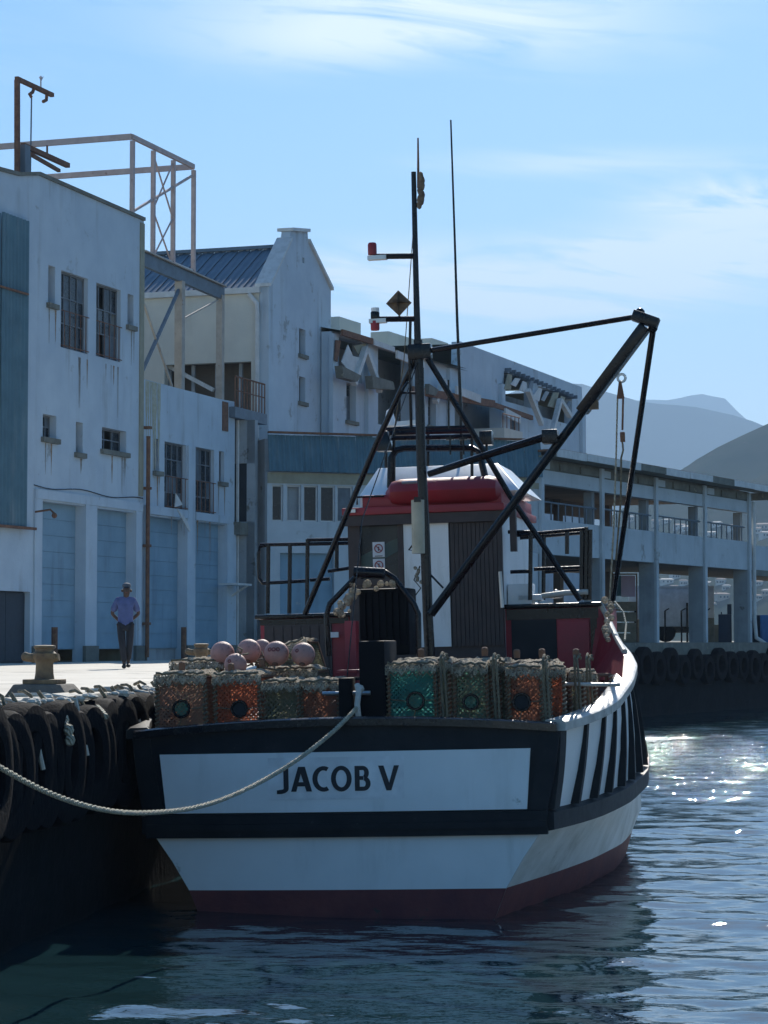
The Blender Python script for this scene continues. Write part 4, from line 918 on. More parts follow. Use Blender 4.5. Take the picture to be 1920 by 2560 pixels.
def tyre_at(pos, ang, label, group, rope=True, tilt=0., sc=1.):
    r_ = thing('tyre_fender', label, 'tyre', Matrix.Translation(pos) @ Matrix.Rotation(ang, 4, 'Z') @ Matrix.Rotation(tilt, 4, 'Y') @ Matrix.Rotation(random.uniform(-.2, .2), 4, 'X') @ Matrix.Diagonal((sc, sc, sc, 1)), group)
    a = bpy.data.objects.new('casing', me_ty); COL.objects.link(a); a.parent = r_
    if rope: a = bpy.data.objects.new('lashing', me_rt); COL.objects.link(a); a.parent = r_
angq = math.atan2(dq.y, dq.x) - pi / 2
order = ['nearest', 'second', 'third', 'fourth', 'fifth', 'sixth', 'seventh', 'eighth', 'ninth', 'tenth', 'eleventh', 'twelfth', 'thirteenth', 'fourteenth', 'fifteenth', 'sixteenth', 'seventeenth', 'eighteenth', 'nineteenth', 'twentieth', 'twenty-first', 'twenty-second', 'twenty-third', 'twenty-fourth']
Y = 17.9; i = 0
while Y < 27.5:
    sc = random.uniform(.95, 1.12); out = .17 if Y < 22.8 else .12
    tyre_at(Vector((qx(Y) + out + (.12 if i == 2 else 0), Y, QH - .52 + random.uniform(-.06, .04) + (.06 if i == 2 else 0))), angq + random.uniform(-.07, .07), '%s tyre in the row hung along the left quay wall, counted from the camera' % order[min(i, 23)], 'tyres hung on the left quay wall', sc=sc)
    Y += random.uniform(.38, .62); i += 1
i = 0; s = tt  # far pier
p0 = pier_a + dpr * tt
for k in range(24):
    p = p0 + dpr * (4.2 + k * 1.28) + Vector((dpr.y, -dpr.x, 0)) * .16; p.z = PZ - .85 + random.uniform(-.2, .12)
    px_ = 960 + p.x / p.y * FPX
    if px_ < 1560 or px_ > 1960: continue
    tyre_at(p, math.atan2(dpr.y, dpr.x) - pi / 2, '%s tyre hung on the far pier wall, counted from the boat' % order[i], 'tyres hung on the far pier wall', rope=False, sc=random.uniform(1.05, 1.3)); i += 1

# rope lumps and rubble, coloured pale to paint sunlight on the tyre tops
m = MB(); rnd = random.Random(4)
for k in range(90):
    Y = 18.3 + 8.0 * rnd.random(); x = qx(Y) + rnd.uniform(-.1, .25); r_ = rnd.uniform(.02, .06)
    m.ball((x, Y, QH + .07 + rnd.uniform(-.04, .0)), r_, 8, rnd.uniform(.4, .8))
for k in range(4):
    Y = 18.3 + 8.0 * rnd.random(); x = qx(Y)
    pts = [(x - .35 + rnd.uniform(-.1, .1), Y + rnd.uniform(-.5, .5), QH + .085), (x - .1, Y, QH + .09), (x + .18, Y + rnd.uniform(-.1, .1), QH + .04), (x + .3, Y + rnd.uniform(-.1, .1), QH - .25 - rnd.random() * .3)]
    m.tube(pts, .022, 6)
o = m.build('sun_fringe_scraps', mat('sun_painted_scrap', (.62, .58, .50), .85, col2=(.42, .39, .33), nscale=12, bump=.6), smooth=True); o['kind'] = 'stuff'; o['label'] = 'rope scraps and grit along the left quay edge, sunlight painted into their colour'
m = MB(); p = P(165, 1800, 21.3)
pts = [P(145, 1780, 21.5), P(160, 1800, 21.4), P(172, 1825, 21.3), P(175, 1850, 21.3)]
for q_ in pts: m.ball(q_, .05, 8, 1.2)
m.tube(pts, .03, 6); tag(m.build('frayed_rope', M['rope'], smooth=True), 'pale frayed rope end hanging down the left quay wall', 'rope')
m = MB(); m.tube([P(243, 1768, 23), P(255, 1780, 22.8), P(265, 1792, 22.7)], .03, 6); tag(m.build('rope_stub', M['rope'], smooth=True), 'short pale rope stub at the quay edge near the boat', 'rope')
m = MB(); a = P(0, 1752, 22.4); 
m.tube([Vector((-4.2, 22.6, QH + .02)), Vector((-3.7, 23.6, QH + .02)), Vector((-3.4, 25.5, QH + .02)), Vector((-2.9, 27, QH + .02))], .015, 6); tag(m.build('hose', M['rust'], smooth=True), 'thin dark hose lying on the quay behind the big bollard', 'hose')

# bollards
def bollard(p, label, sc=1.):
    r_ = thing('bollard', label, 'bollard', Matrix.Translation(p) @ Matrix.Rotation(R(-9), 4, 'Z') @ Matrix.Diagonal((sc, sc, sc, 1)), 'mooring bollards on the quay')
    m_ = MB(); m_.hexa([(-.36, -.3, 0), (.36, -.3, 0), (.36, .35, 0), (-.36, .35, 0), (-.27, -.22, .15), (.24, -.22, .15), (.24, .28, .15), (-.27, .28, .15)]); m_.build('base_block', M['bollard_base'], r_, bevel=.02)
    m_ = MB(); m_.box((-.19, -.16, .151), (.19, .16, .20)); m_.build('base_plate', M['bollard'], r_, bevel=.01)
    m_ = MB(); m_.lathe([(.105, .2), (.095, .26), (.09, .36), (.11, .40), (.125, .42), (.125, .47), (.10, .49), (.1, .515), (.115, .53), (.112, .55), (.08, .556), (.001, .558)], 24); m_.build('head', M['bollard'], r_, smooth=True)
    m_ = MB(); m_.tube([(-.02, 0, .41), (-.20, -.01, .43)], .048, 10); m_.ball((-.205, -.01, .435), .05, 10); m_.build('horn', M['bollard'], r_, smooth=True)
    m_ = MB(); m_.tube([(.02, .02, .41), (.15, .02, .43)], .04, 10); m_.build('horn', M['bollard'], r_, smooth=True)
    return r_
D = .61 * FPX / 147; bp_ = P(100, 1749, D); bp_.z = QH; bollard(bp_ + Vector((0, .3, 0)), 'big rusty mooring bollard on a concrete block at the left of the quay')
bp_ = P(503, 1700, 35); bp_.z = QH; bollard(bp_, 'smaller looking rusty bollard farther back, just above the left traps', 1.0)
# weed tuft beside the big bollard
m = MB(); rnd = random.Random(2)
for k in range(60):
    a = rnd.random() * 6.28; l = rnd.uniform(.03, .09); x0 = rnd.uniform(-.06, .06); y0 = rnd.uniform(-.05, .05)
    m.quad((x0, y0, 0), (x0 + .008, y0, 0), (x0 + cos(a) * l * .6, y0 + sin(a) * l * .6, l))
mt_weed = mat('weed', (.12, .14, .04), .9); o = m.build('weed_tuft', mt_weed); o.location = bp_ = Vector((P(178, 1735, 24.2).x, 24.2, QH)); tag(o, 'small green weed tuft at the foot of the big bollard', 'weed')

# ------------------------------------------------------------------ the boat
DB = 23.4; sc0 = P(868, 2275, DB)
HEAD = math.atan(.19)
BO = Frame(Vector((sc0.x, DB, 0)), -HEAD, -R(1.5))
g = lambda x, y, v=0.: BO.uv(x, y, v)
boat = thing('fishing_boat', 'white and black wooden lobster boat with red wheelhouse moored stern-on at the quay', 'fishing boat', BO.M)
vs = [0, .5, 1.5, 3, 5, 7, 9, 11, 12.5, 13.6]
b_keel = [.3, .35, .4, .4, .4, .4, .35, .25, .12, .02]
b_wl = [1.52, 1.61, 1.82, 2.09, 2.30, 2.24, 1.95, 1.25, .55, .03]
b_mid = [1.80, 1.93, 2.12, 2.32, 2.43, 2.45, 2.08, 1.42, .68, .05]
b_st = [2.03, 2.18, 2.38, 2.55, 2.60, 2.46, 2.15, 1.55, .8, .08]
b_rl = [2.17, 2.35, 2.55, 2.60, 2.50, 2.27, 1.95, 1.45, .8, .1]
z_rl = [1.86, 1.90, 2.00, 2.20, 2.36, 2.50, 2.68, 2.92, 3.15, 3.35]
z_st = [1.03, 1.035, 1.05, 1.09, 1.16, 1.27, 1.42, 1.62, 1.8, 1.95]
def sp(arr, v): return float(np.interp(v, vs, arr))
VV = sorted(set([0, .15, .3, .5, .8, 1.1, 1.5] + list(np.arange(2, 13.6, .5)) + [13.6]))
def smooth_interp(arr):
    a = np.array([np.interp(v, vs, arr) for v in np.arange(0, 13.61, .1)]); k = np.ones(9) / 9
    pad = np.pad(a, 4, mode='reflect', reflect_type='odd'); s_ = np.convolve(pad, k, 'valid'); xs_ = np.arange(0, 13.61, .1)
    return lambda v: float(np.interp(v, xs_, s_))
Bk, Bw, Bm, Bs, Br, Zr, Zs = [smooth_interp(a) for a in (b_keel, b_wl, b_mid, b_st, b_rl, z_rl, z_st)]
def sect(v):          # list of (halfwidth, z) from keel to rail
    zs = Zs(v); zr = Zr(v)
    return [(Bk(v), -.9), (Bw(v) * .82, -.45), (Bw(v), 0.), (Bw(v) * .62 + Bm(v) * .38, .26), (Bm(v), .55), (Bs(v) * .985, zs - .2), (Bs(v), zs), (Bs(v) * .62 + Br(v) * .38 + .02, zs + (zr - zs) * .38), (Bs(v) * .3 + Br(v) * .7 + .02, zs + (zr - zs) * .7), (Br(v), zr - .06)]
def band(name, i0, i1, mt, off=0., sides=(-1, 1), vmax=13.6, label=None):
    m_ = MB()
    for sd_ in sides:
        vv = [v for v in VV if v <= vmax]; base = len(m_.v); k = i1 - i0 + 1
        for v in vv:
            sc_ = sect(v)
            for i in range(i0, i1 + 1): m_.v.append((sd_ * (sc_[i][0] + off), v, sc_[i][1]))
        for a in range(len(vv) - 1):
            for i in range(k - 1): m_.f.append((base + a * k + i, base + (a + 1) * k + i, base + (a + 1) * k + i + 1, base + a * k + i + 1))
    return m_.build(name, mt, boat, smooth=True, label=label)
band('hull_bottom', 0, 3, M['antifoul']); band('topside', 3, 5, M['white_side']); band('bulwark', 5, 9, M['white_boat'])
# transom in bands, slightly convex
def tv(x, b_): return -.10 * (1 - min(1, (x / b_)) ** 2) if b_ > 0 else 0
def tband(name, zl, mt, off=0., xin=None, arch=0.):
    """zl: list of (halfwidth, z)"""
    m_ = MB(); n = 24; base = 0
    for (bw, z) in zl:
        for i in range(n + 1):
            x = -bw + 2 * bw * i / n
            ar = arch * (1 - (x / bw) ** 2) if z > 1.6 else 0
            m_.v.append((x, tv(abs(x), 2.2) - off, z + ar))
    for j in range(len(zl) - 1):
        for i in range(n): m_.f.append((j * (n + 1) + i, j * (n + 1) + i + 1, (j + 1) * (n + 1) + i + 1, (j + 1) * (n + 1) + i))
    return m_.build(name, mt, boat, smooth=True)
s0 = sect(0)
tband('transom_bottom', s0[0:4], M['antifoul']); tband('transom_topside', s0[3:6], M['white_boat']); tband('transom_frame', s0[5:9] + [(s0[9][0], 1.80)], M['black_paint'], .0, arch=.11)
def tpanel(name, xa, xb, z0, z1_, off, th, mt, n=16, parent=None, xa1=None, xb1=None):
    m_ = MB(); xa1 = xa if xa1 is None else xa1; xb1 = xb if xb1 is None else xb1
    for i in range(n):
        f0, f1 = i / n, (i + 1) / n; q_ = []
        for z, (l, r_) in ((z0, (xa, xb)), (z1_, (xa1, xb1))):
            x_0 = l + (r_ - l) * f0; x_1 = l + (r_ - l) * f1; v_0 = tv(abs(x_0), 2.2); v_1 = tv(abs(x_1), 2.2)
            q_ += [(x_0, v_0 - off - th, z), (x_1, v_1 - off - th, z), (x_1, v_1 - off + .0, z), (x_0, v_0 - off + .0, z)]
        m_.hexa(q_)
    return m_.build(name, mt, parent or boat)
pl = g(400, 1885, -.05); pr = g(1326, 1872, -.05); pbz = g(868, 2032, -.1).z
panel = tpanel('name_board', g(417, 2035, -.05).x, g(1318, 2025, -.05).x, 1.04, (pl.z + pr.z) / 2, .012, .03, M['white_boat'], xa1=pl.x, xb1=pr.x)
tx0, tx1 = g(672, 1950, -.1).x, g(1012, 1950, -.1).x; tz0, tz1 = g(845, 1998, -.1).z, g(845, 1892, -.1).z
tpanel('name_patch', tx0, tx1, tz0, tz1, .043, .003, M['patch'], 10, panel)
# black band (rubbing strake) across the transom and round the quarters
tpanel('transom_strake', -s0[6][0] - .03, s0[6][0] + .03, s0[6][1] - .24, s0[6][1] - .005, .0, .07, M['black_paint'])
tpanel('transom_strake', -s0[6][0] - .02, s0[6][0] + .02, s0[6][1] - .17, s0[6][1] - .10, .071, .03, M['black_paint'])
m = MB()
for sd_ in (-1, 1):
    base = len(m.v); vv = [v for v in VV if v <= 13]
    for v in vv:
        b_ = Bs(v); z = Zs(v); m.v += [(sd_ * (b_ - .02), v - .02, z - .22), (sd_ * (b_ + .09), v - .02, z - .20), (sd_ * (b_ + .09), v - .02, z - .03), (sd_ * (b_ - .02), v - .02, z)]
    for a in range(len(vv) - 1):
        for i in range(4): j = (i + 1) % 4; m.f.append((base + a * 4 + i, base + (a + 1) * 4 + i, base + (a + 1) * 4 + j, base + a * 4 + j))
    m.f.append(tuple(base + i for i in range(4)))
m.build('rubbing_strake', M['black_paint'], boat)
# vertical bulwark timbers on the sides
def hull_at(v, f):                  # f: 0 at strake, 1 at rail
    sc_ = sect(v)[6:10]; zz = [p[1] for p in sc_]; z = zz[0] + (zz[-1] - zz[0]) * f; return float(np.interp(z, zz, [p[0] for p in sc_])), z
fr_v = [.02, .68, 1.32, 1.98, 2.7, 3.5, 4.4, 5.3, 6.2, 7.1, 8.0]
for sd_ in (1, -1):
    for k, v in enumerate(fr_v):
        w = .06 if k else .13; m = MB(); n = 6
        for j in range(n):
            ring = []
            for f in (j / n, (j + 1) / n):
                b_, z = hull_at(v, f); b2_, _ = hull_at(v + w, f); t_ = (.085 - .055 * f)
                ring += [(sd_ * (b_ - .02), v, z), (sd_ * (b_ + t_), v, z), (sd_ * (b2_ + t_), v + w, z), (sd_ * (b2_ - .02), v + w, z)]
            m.hexa(ring)
        m.build('bulwark_timber', M['black_paint'], boat)
# corner posts on the transom
for sd_ in (-1, 1):
    m = MB(); n = 6
    for j in range(n):
        ring = []
        for f in (j / n, (j + 1) / n):
            b_, z = hull_at(0, f); w = .16; ring += [(sd_ * (b_ - w), -.035 - .02, z), (sd_ * (b_ + .03), -.04, z), (sd_ * (b_ + .03), .02, z), (sd_ * (b_ - w), .02, z)]
        m.hexa(ring)
    m.build('corner_post', M['black_paint'], boat)
# cap rail: profile swept round the stern
def caprail(path, name, mt, wi=.10, wo=.12, h=.11):
    m_ = MB(); prof = [(-wi, 0), (-wi, h * .7), (-wi * .7, h), (wo * .62, h), (wo, h - wo * .38 * .6), (wo, 0)]
    n = len(prof)
    for i, p in enumerate(path):
        p = Vector(p); d = (Vector(path[min(i + 1, len(path) - 1)]) - Vector(path[max(i - 1, 0)])); d.z = 0; d.normalize(); o_n = Vector((d.y, -d.x, 0))
        for (a, z) in prof: m_.v.append(tuple(p + o_n * a + Vector((0, 0, z))))
    for i in range(len(path) - 1):
        for k in range(n): j = (k + 1) % n; m_.f.append((i * n + k, (i + 1) * n + k, (i + 1) * n + j, i * n + j))
    m_.f.append(tuple(range(n))); m_.f.append(tuple((len(path) - 1) * n + k for k in range(n)))
    return m_.build(name, mt, boat, smooth=True)
zr0 = Zr(0) - .06
tpath = []
bx = Br(0)
for i in range(25):
    x = -bx + 2 * bx * i / 24; tpath.append((x, tv(abs(x), 2.2), zr0 + .10 * (1 - (x / bx) ** 2)))
caprail(tpath, 'transom_cap_rail', M['wet_black'], .12, .08, .09)
edges = [0, 1.3, 2.2, 3.1, 4.0, 5.0, 6.2, 7.6, 9.0, 10.5, 12, 13.5]
for sd_ in (1, -1):
    for a, c in zip(edges[:-1], edges[1:]):
        path = []
        for v in np.linspace(a, c - .012, 7):
            path.append((sd_ * (Br(v) - .02), v, Zr(v) - .055))
        if sd_ < 0: path = path[::-1]
        caprail(path, 'cap_rail', M['cap'] if a > .2 or sd_ > 0 else M['black_paint'], .13 if sd_ > 0 else .13, .12, .11)
# inner bulwark lining and deck
m = MB()
for sd_ in (-1, 1):
    vv = [v for v in VV if v <= 13]; base = len(m.v)
    for v in vv: m.v += [(sd_ * (Br(v) - .12), v + .05, Zr(v) - .5), (sd_ * (Br(v) - .12), v + .05, Zr(v) - .06)]
    for a in range(len(vv) - 1): m.f.append((base + 2 * a, base + 2 * a + 2, base + 2 * a + 3, base + 2 * a + 1))
m.build('bulwark_lining', M['red'], boat)
m = MB(); vv = [v for v in VV if v <= 13]
for v in vv:
    for s_ in (-1, -.5, 0, .5, 1): m.v.append((s_ * (Br(v) - .05), v + .03, Zr(v) - .34 + .06 * (1 - s_ * s_)))
for a in range(len(vv) - 1):
    for i in range(4): m.f.append((a * 5 + i, a * 5 + i + 1, (a + 1) * 5 + i + 1, (a + 1) * 5 + i))
m.build('deck', M['deck'], boat)
def dz(v): return Zr(v) - .28
# lettering, each letter cut from its strokes
tl, tr = g(694, 1950, -.1), g(999, 1950, -.1); base_z = g(845, 1977, -.1).z; capz = g(845, 1915, -.1).z
LS = (tr.x - tl.x) / 5.1; LH = capz - base_z
def letter(ch, polys):
    m_ = MB()
    for pl_ in polys:
        q_ = []
        for (x, z) in pl_: X_ = tl.x + x * LS; q_.append((X_, base_z + z * LH))
        n0 = len(m_.v); k = len(q_)
        for dy in (-.052, -.042):
            for (X_, Z_) in q_: m_.v.append((X_, tv(abs(X_), 2.2) + dy, Z_))
        m_.f.append(tuple(n0 + i for i in range(k))); m_.f.append(tuple(n0 + k + i for i in reversed(range(k))))
        for i in range(k): j = (i + 1) % k; m_.f.append((n0 + i, n0 + k + i, n0 + k + j, n0 + j))
    o = m_.build('letter', M['letters'], panel); return o
def arc(cx_, cz_, rx, rz, a0, a1, wx, wz, n=18):
    out = []
    for i in range(n):
        t0, t1 = R(a0 + (a1 - a0) * i / n), R(a0 + (a1 - a0) * (i + 1) / n)
        out.append([(cx_ + cos(t0) * rx, cz_ + sin(t0) * rz), (cx_ + cos(t1) * rx, cz_ + sin(t1) * rz), (cx_ + cos(t1) * (rx - wx), cz_ + sin(t1) * (rz - wz)), (cx_ + cos(t0) * (rx - wx), cz_ + sin(t0) * (rz - wz))])
    return out
letter('J', [[(.29, .12), (.50, .12), (.50, 1.0), (.29, 1.0)]] + arc(.13, .13, .37, .22, -100, 0, .21, .17, 8) + [[(.0, -.09), (.08, -.09), (.10, .075), (.0, .06)]])
letter('A', [[(.60, 0), (.82, 0), (1.10, 1.0), (.92, 1.0)], [(1.101, 1.0), (.99, .82), (1.25, 0), (1.48, 0), (1.20, 1.0)], [(.80, .21), (1.24, .21), (1.19, .38), (.86, .38)]])
letter('C', arc(1.98, .5, .47, .515, 62, 298, .21, .17, 20))
letter('O', arc(2.72, .5, .43, .52, 0, 360, .20, .17, 28))
letter('B', [[(3.28, 0), (3.48, 0), (3.48, 1), (3.28, 1)], [(3.481, .83), (3.62, .83), (3.62, 1), (3.481, 1)], [(3.481, .44), (3.64, .44), (3.64, .59), (3.481, .59)], [(3.481, 0), (3.65, 0), (3.65, .165), (3.481, .165)]] + arc(3.62, .72, .25, .28, -70, 90, .19, .165, 10) + arc(3.65, .29, .28, .29, -90, 85, .20, .165, 10))
letter('V', [[(4.26, 1), (4.48, 1), (4.76, .12), (4.66, 0), (4.58, 0)], [(4.661, 0), (4.78, 0), (5.12, 1), (4.91, 1), (4.70, .3)]])

# --- wheelhouse
VW = 6.0
a = g(876, 1600, VW); c = g(1262, 1600, VW); wx0, wx1 = a.x, c.x; wz1 = g(1070, 1284, VW).z; wz0 = dz(6) - .1; WD = 3.0
gw = lambda x, y: g(x, y, VW)
win = (gw(902, 1380).x, gw(996, 1380).x, gw(950, 1447).z, gw(950, 1312).z)
m_ = wall('wheelhouse_wall', M['brown'], boat, wx0, wx1, wz0, [(wx0, wz1), (wx1, wz1)], [win], VW, VW + .06)
m = MB(); m.box((wx0, VW + .061, wz0), (wx0 + .05, VW + WD, wz1)); m.box((wx1 - .05, VW + .061, wz0), (wx1, VW + WD, wz1)); m.box((wx0 + .051, VW + WD - .05, wz0), (wx1 - .051, VW + WD, wz1)); m.build('wheelhouse_side', M['white_boat'], boat)
m = MB(); e_ = .07; m.box((win[0] - e_, VW - .04, win[2] - e_), (win[0], VW - .003, win[3] + e_)); m.box((win[1], VW - .04, win[2] - e_), (win[1] + e_, VW - .003, win[3] + e_)); m.box((win[0] + .001, VW - .04, win[3]), (win[1] - .001, VW - .003, win[3] + e_)); m.box((win[0] + .001, VW - .04, win[2] - e_), (win[1] - .001, VW - .003, win[2]))
wf = m.build('window', M['brown'], boat)
m = MB(); m.quad((win[0], VW + .03, win[2]), (win[1], VW + .03, win[2]), (win[1], VW + .03, win[3]), (win[0], VW + .03, win[3])); m.build('pane', M['pane'], wf)
m = MB(); m.poly_prism([(win[0], win[2] + .1), (win[1], win[2] + .35), (win[1], win[2] + .52), (win[0], win[2] + .3)], VW + .018, VW + .024); m.build('painted_window_reflection', M['pane_reflection'], wf)  # slanted band before the glass, a reflection painted in colour
# prohibition signs
for k in range(2):
    x0, x1_ = gw(932, 1400).x, gw(962, 1400).x; zt_ = gw(945, 1355 + 42 * k).z; zb_ = gw(945, 1393 + 42 * k).z; m = MB(); m.box((x0, VW + .005, zb_), (x1_, VW + .012, zt_)); sg = m.build('notice', M['sign'], wf)
    cxx = (x0 + x1_) / 2; czz = (zt_ + zb_) / 2 + .015; m = MB(); m.torus((cxx, VW + .001, czz), .05, .007, 20, 5, 'Y'); m.beam((cxx - .035, VW + .001, czz + .035), (cxx + .035, VW + .001, czz - .035), .01); m.build('ban_ring', M['sign_red'], sg)
    m = MB(); m.box((cxx - .008, VW - .001, czz - .03), (cxx + .008, VW + .003, czz + .022)); m.box((cxx - .05, VW + .001, zb_ + .01), (cxx + .05, VW + .004, zb_ + .02)); m.build('pictogram', M['sign_ink'], sg)
# white door panel and boarded brown door
x0, x1_ = gw(1012, 1400).x, gw(1124, 1400).x; m = MB(); m.box((x0, VW - .05, gw(1060, 1618).z), (x1_, VW - .004, gw(1060, 1298).z)); m.build('white_door', M['white_boat'], boat)
x0, x1_ = gw(1128, 1400).x, gw(1256, 1400).x; zb_, zt_ = gw(1190, 1616).z, gw(1190, 1306).z; nb_ = 12
dr = MB(); dr.box((x0, VW - .02, zb_), (x1_, VW - .003, zt_)); dro = dr.build('boarded_door', M['brown'], boat)
for i in range(nb_):
    a_ = x0 + (x1_ - x0) * i / nb_; m = MB(); m.box((a_ + .004, VW - .045, zb_ + .01), (a_ + (x1_ - x0) / nb_ - .004, VW - .021, zt_ - .01)); m.build('board', M['brown'], dro)
m = MB(); m.tube([(x1_ - .02, VW - .1, gw(1240, 1430).z), (x1_ + .0, VW - .12, gw(1240, 1520).z)], .025, 6); m.build('handle', M['chrome'], dro)
m = MB(); m.box((wx0 - .06, VW - .12, wz1 - .13), (wx1 + .06, VW - .061, wz1)); m.build('eave_board', M['brown'], boat)
# roof: red base, white hipped cap, red rounded casing
rz0 = wz1 + .003; rz1 = g(1000, 1236, VW).z
rzf = g(1000, 1266, VW - .1).z; xr0 = g(905, 1240, VW - .05).x
m = MB(); m.box((wx0 - .04, VW - .16, rz0), (wx1 + .06, VW + WD + .2, rzf)); m.build('roof_flange', M['red'], boat, bevel=.015)
m = MB(); m.box((xr0, VW - .05, rzf + .002), (wx1 + .02, VW + WD, rz1)); m.build('wheelhouse_roof', M['red'], boat, bevel=.02)
m = MB(); m.box((xr0 - .03, VW - .02, rzf + .002), (xr0 - .002, VW + .05, rz1)); m.build('white_corner_strip', M['white_boat'], boat)
m = MB(); m.tube([g(893, 1262, VW - .1), g(893, 1243, VW - .1), g(960, 1240, VW - .1)], .014, 6); m.build('roof_bracket', M['black_metal'], boat, smooth=True)
m = MB(); m.box(g(868, 1282, VW - .2) + Vector((0, 0, -.0)), g(892, 1274, VW - .1)); m.build('corner_cap', M['chrome'], boat)
xa = g(893, 1230, VW).x; xb = g(1302, 1230, VW + .1).x; xc = g(945, 1166, VW + .75).x; xd = g(1245, 1166, VW + .75).x; rz2 = g(1000, 1168, VW + .75).z
m = MB(); m.hexa([(xa, VW + .1, rz1 + .003), (xb, VW + .1, rz1 + .003), (xb, VW + 2.4, rz1 + .003), (xa, VW + 2.4, rz1 + .003), (xc, VW + .75, rz2), (xd, VW + .75, rz2), (xd, VW + 2.0, rz2), (xc, VW + 2.0, rz2)]); m.build('roof_cap', M['gloss_white'], boat, bevel=.02)
xh0, xh1 = g(962, 1200, VW).x, g(1262, 1200, VW).x; m = MB(); n = 12; zc = (g(1100, 1192, VW - .1).z + g(1100, 1262, VW - .1).z) / 2; rr = g(1100, 1192, VW - .1).z - zc
ln = []
for i in range(17):
    f = i / 16; x = xh0 + (xh1 - xh0) * f; e_ = min(1, min(f, 1 - f) * 7); ln.append((x, math.sqrt(max(.0, 1 - (1 - e_) ** 2)) * .9 + .1))
for (x, s_) in ln:
    for k in range(n): t_ = 2 * pi * k / n; m.v.append((x, VW + .05 + cos(t_) * .3 * s_, zc + sin(t_) * rr * s_))
for i in range(16):
    for k in range(n): k2 = (k + 1) % n; m.f.append((i * n + k, i * n + k2, (i + 1) * n + k2, (i + 1) * n + k))
m.f.append(tuple(range(n))); m.f.append(tuple(16 * n + k for k in range(n))); m.build('rounded_casing', M['red'], boat, smooth=True)
m = MB(); m.tube([g(1005, 1207, VW - .32), g(1042, 1205, VW - .32)], .02, 6); m.build('grab_handle', M['chrome'], boat)
# black arch, rack, horns on the roof
m = MB(); m.tube([g(975, 1225, VW + .3), g(978, 1145, VW + .3), g(990, 1126, VW + .3), g(1012, 1120, VW + .3), g(1180, 1120, VW + .3), g(1198, 1130, VW + .3), g(1212, 1190, VW + .3), g(1215, 1225, VW + .3)], .045, 8); m.build('roof_arch', M['black_metal'], boat, smooth=True)
for (xa_, xb_, y_, v_) in ((962, 1170, 1074, VW + .9), (968, 1180, 1083, VW + .6), (978, 1190, 1096, VW + .3)):
    m = MB(); m.tube([g(xa_, y_, v_), g(xb_, y_ - 5, v_)], .032, 6); m.build('rack_rail', M['black_metal'], boat, smooth=True)
for (x_, v_) in ((985, VW + .3), (1180, VW + .3), (1070, VW + .9), (965, VW + .9)):
    m = MB(); m.tube([g(x_, 1074, v_), g(x_, 1225, v_)], .022, 6); m.build('rack_post', M['black_metal'], boat, smooth=True)
m = MB(); p = g(960, 1105, VW + .3); m.hexa([p + Vector((-.1, -.1, -.12)), p + Vector((.12, -.1, -.12)), p + Vector((.12, .15, -.12)), p + Vector((-.1, .15, -.12)), p + Vector((-.04, -.08, .14)), p + Vector((.06, -.08, .14)), p + Vector((.06, .1, .14)), p + Vector((-.04, .1, .14))]); m.build('loudhailer', M['black_metal'], boat, bevel=.02)
m = MB(); p = g(1216, 1096, VW + .4); m.box(p - Vector((.08, .1, .09)), p + Vector((.08, .1, .09))); m.tube([p, p - Vector((0, 0, .3))], .02, 6); m.build('searchlight', M['black_metal'], boat, bevel=.01)
for x_ in (1125, 1158):
    p = g(x_, 1098, VW + .2); m = MB(); m.tube([p + Vector((0, 0, -.2)), p + Vector((0, 0, .05))], .012, 5); m.box(p - Vector((.05, .02, .01)), p + Vector((.05, .02, .02))); m.build('small_aerial', M['black_metal'], boat)
m = MB(); p = g(975, 1065, VW + 1.0); m.lathe([(.09, 0), (.085, .05), (.06, .12), (.045, .2), (.001, .23)], 14, p); m.tube([p - Vector((0, 0, .3)), p], .02, 6); m.build('satellite_dome', M['white_boat'], boat, smooth=True)
m = MB(); p = g(985, 1058, VW + 1.0); m.beam(p + Vector((-.1, 0, -.02)), p + Vector((.3, 0, 0)), .06); m.build('radar_bar', M['white_boat'], boat)
m = MB(); m.tube([g(1127, 300, VW + 1.0), g(1137, 600, VW + 1.0), g(1143, 800, VW + 1.0), g(1152, 1020, VW + 1.0)], .012, 6, r1=.024); m.tube([g(1152, 1020, VW + 1.0), g(1154, 1170, VW + 1.0)], .02, 6); m.build('whip_antenna', M['black_metal'], boat, smooth=True)
m = MB(); m.tube([g(1121, 950, VW + .6), g(1122, 1080, VW + .6)], .014, 6); m.build('stub_antenna', M['black_metal'], boat)

# --- mast, boom and rigging
VM = 4.3
gm = lambda x, y, v=VM: g(x, y, v)
m = MB(); m.tube([gm(1075, 1640), gm(1070, 1550), gm(1061, 1300), gm(1053, 1150), gm(1048, 920)], .062, 14, r1=.058); m.build('mast', M['black_metal'], boat, smooth=True)
m = MB(); m.tube([gm(1048, 920), gm(1045, 850)], .054, 12); m.tube([gm(1044, 850), gm(1040, 700), gm(1034, 430)], .042, 12, r1=.03); m.build('upper_mast', M['black_metal'], boat, smooth=True)
m = MB(); m.tube([gm(1046, 470), gm(1045, 345)], .018, 8, r1=.01); m.build('mast_spike', M['rust'], boat)
m = MB()
for k in range(7): p = gm(1050 + random.uniform(-2, 5), 440 + k * 12); m.ball(p, .035 + .006 * (k % 3), 8, 1.6)
m.build('frayed_flag', M['feather'], boat, smooth=True)
def mtube(name, pts, r, mt=None, n=8, r1=None): mm_ = MB(); mm_.tube(pts, r, n, r1=r1); return mm_.build(name, mt or M['black_metal'], boat, smooth=True)
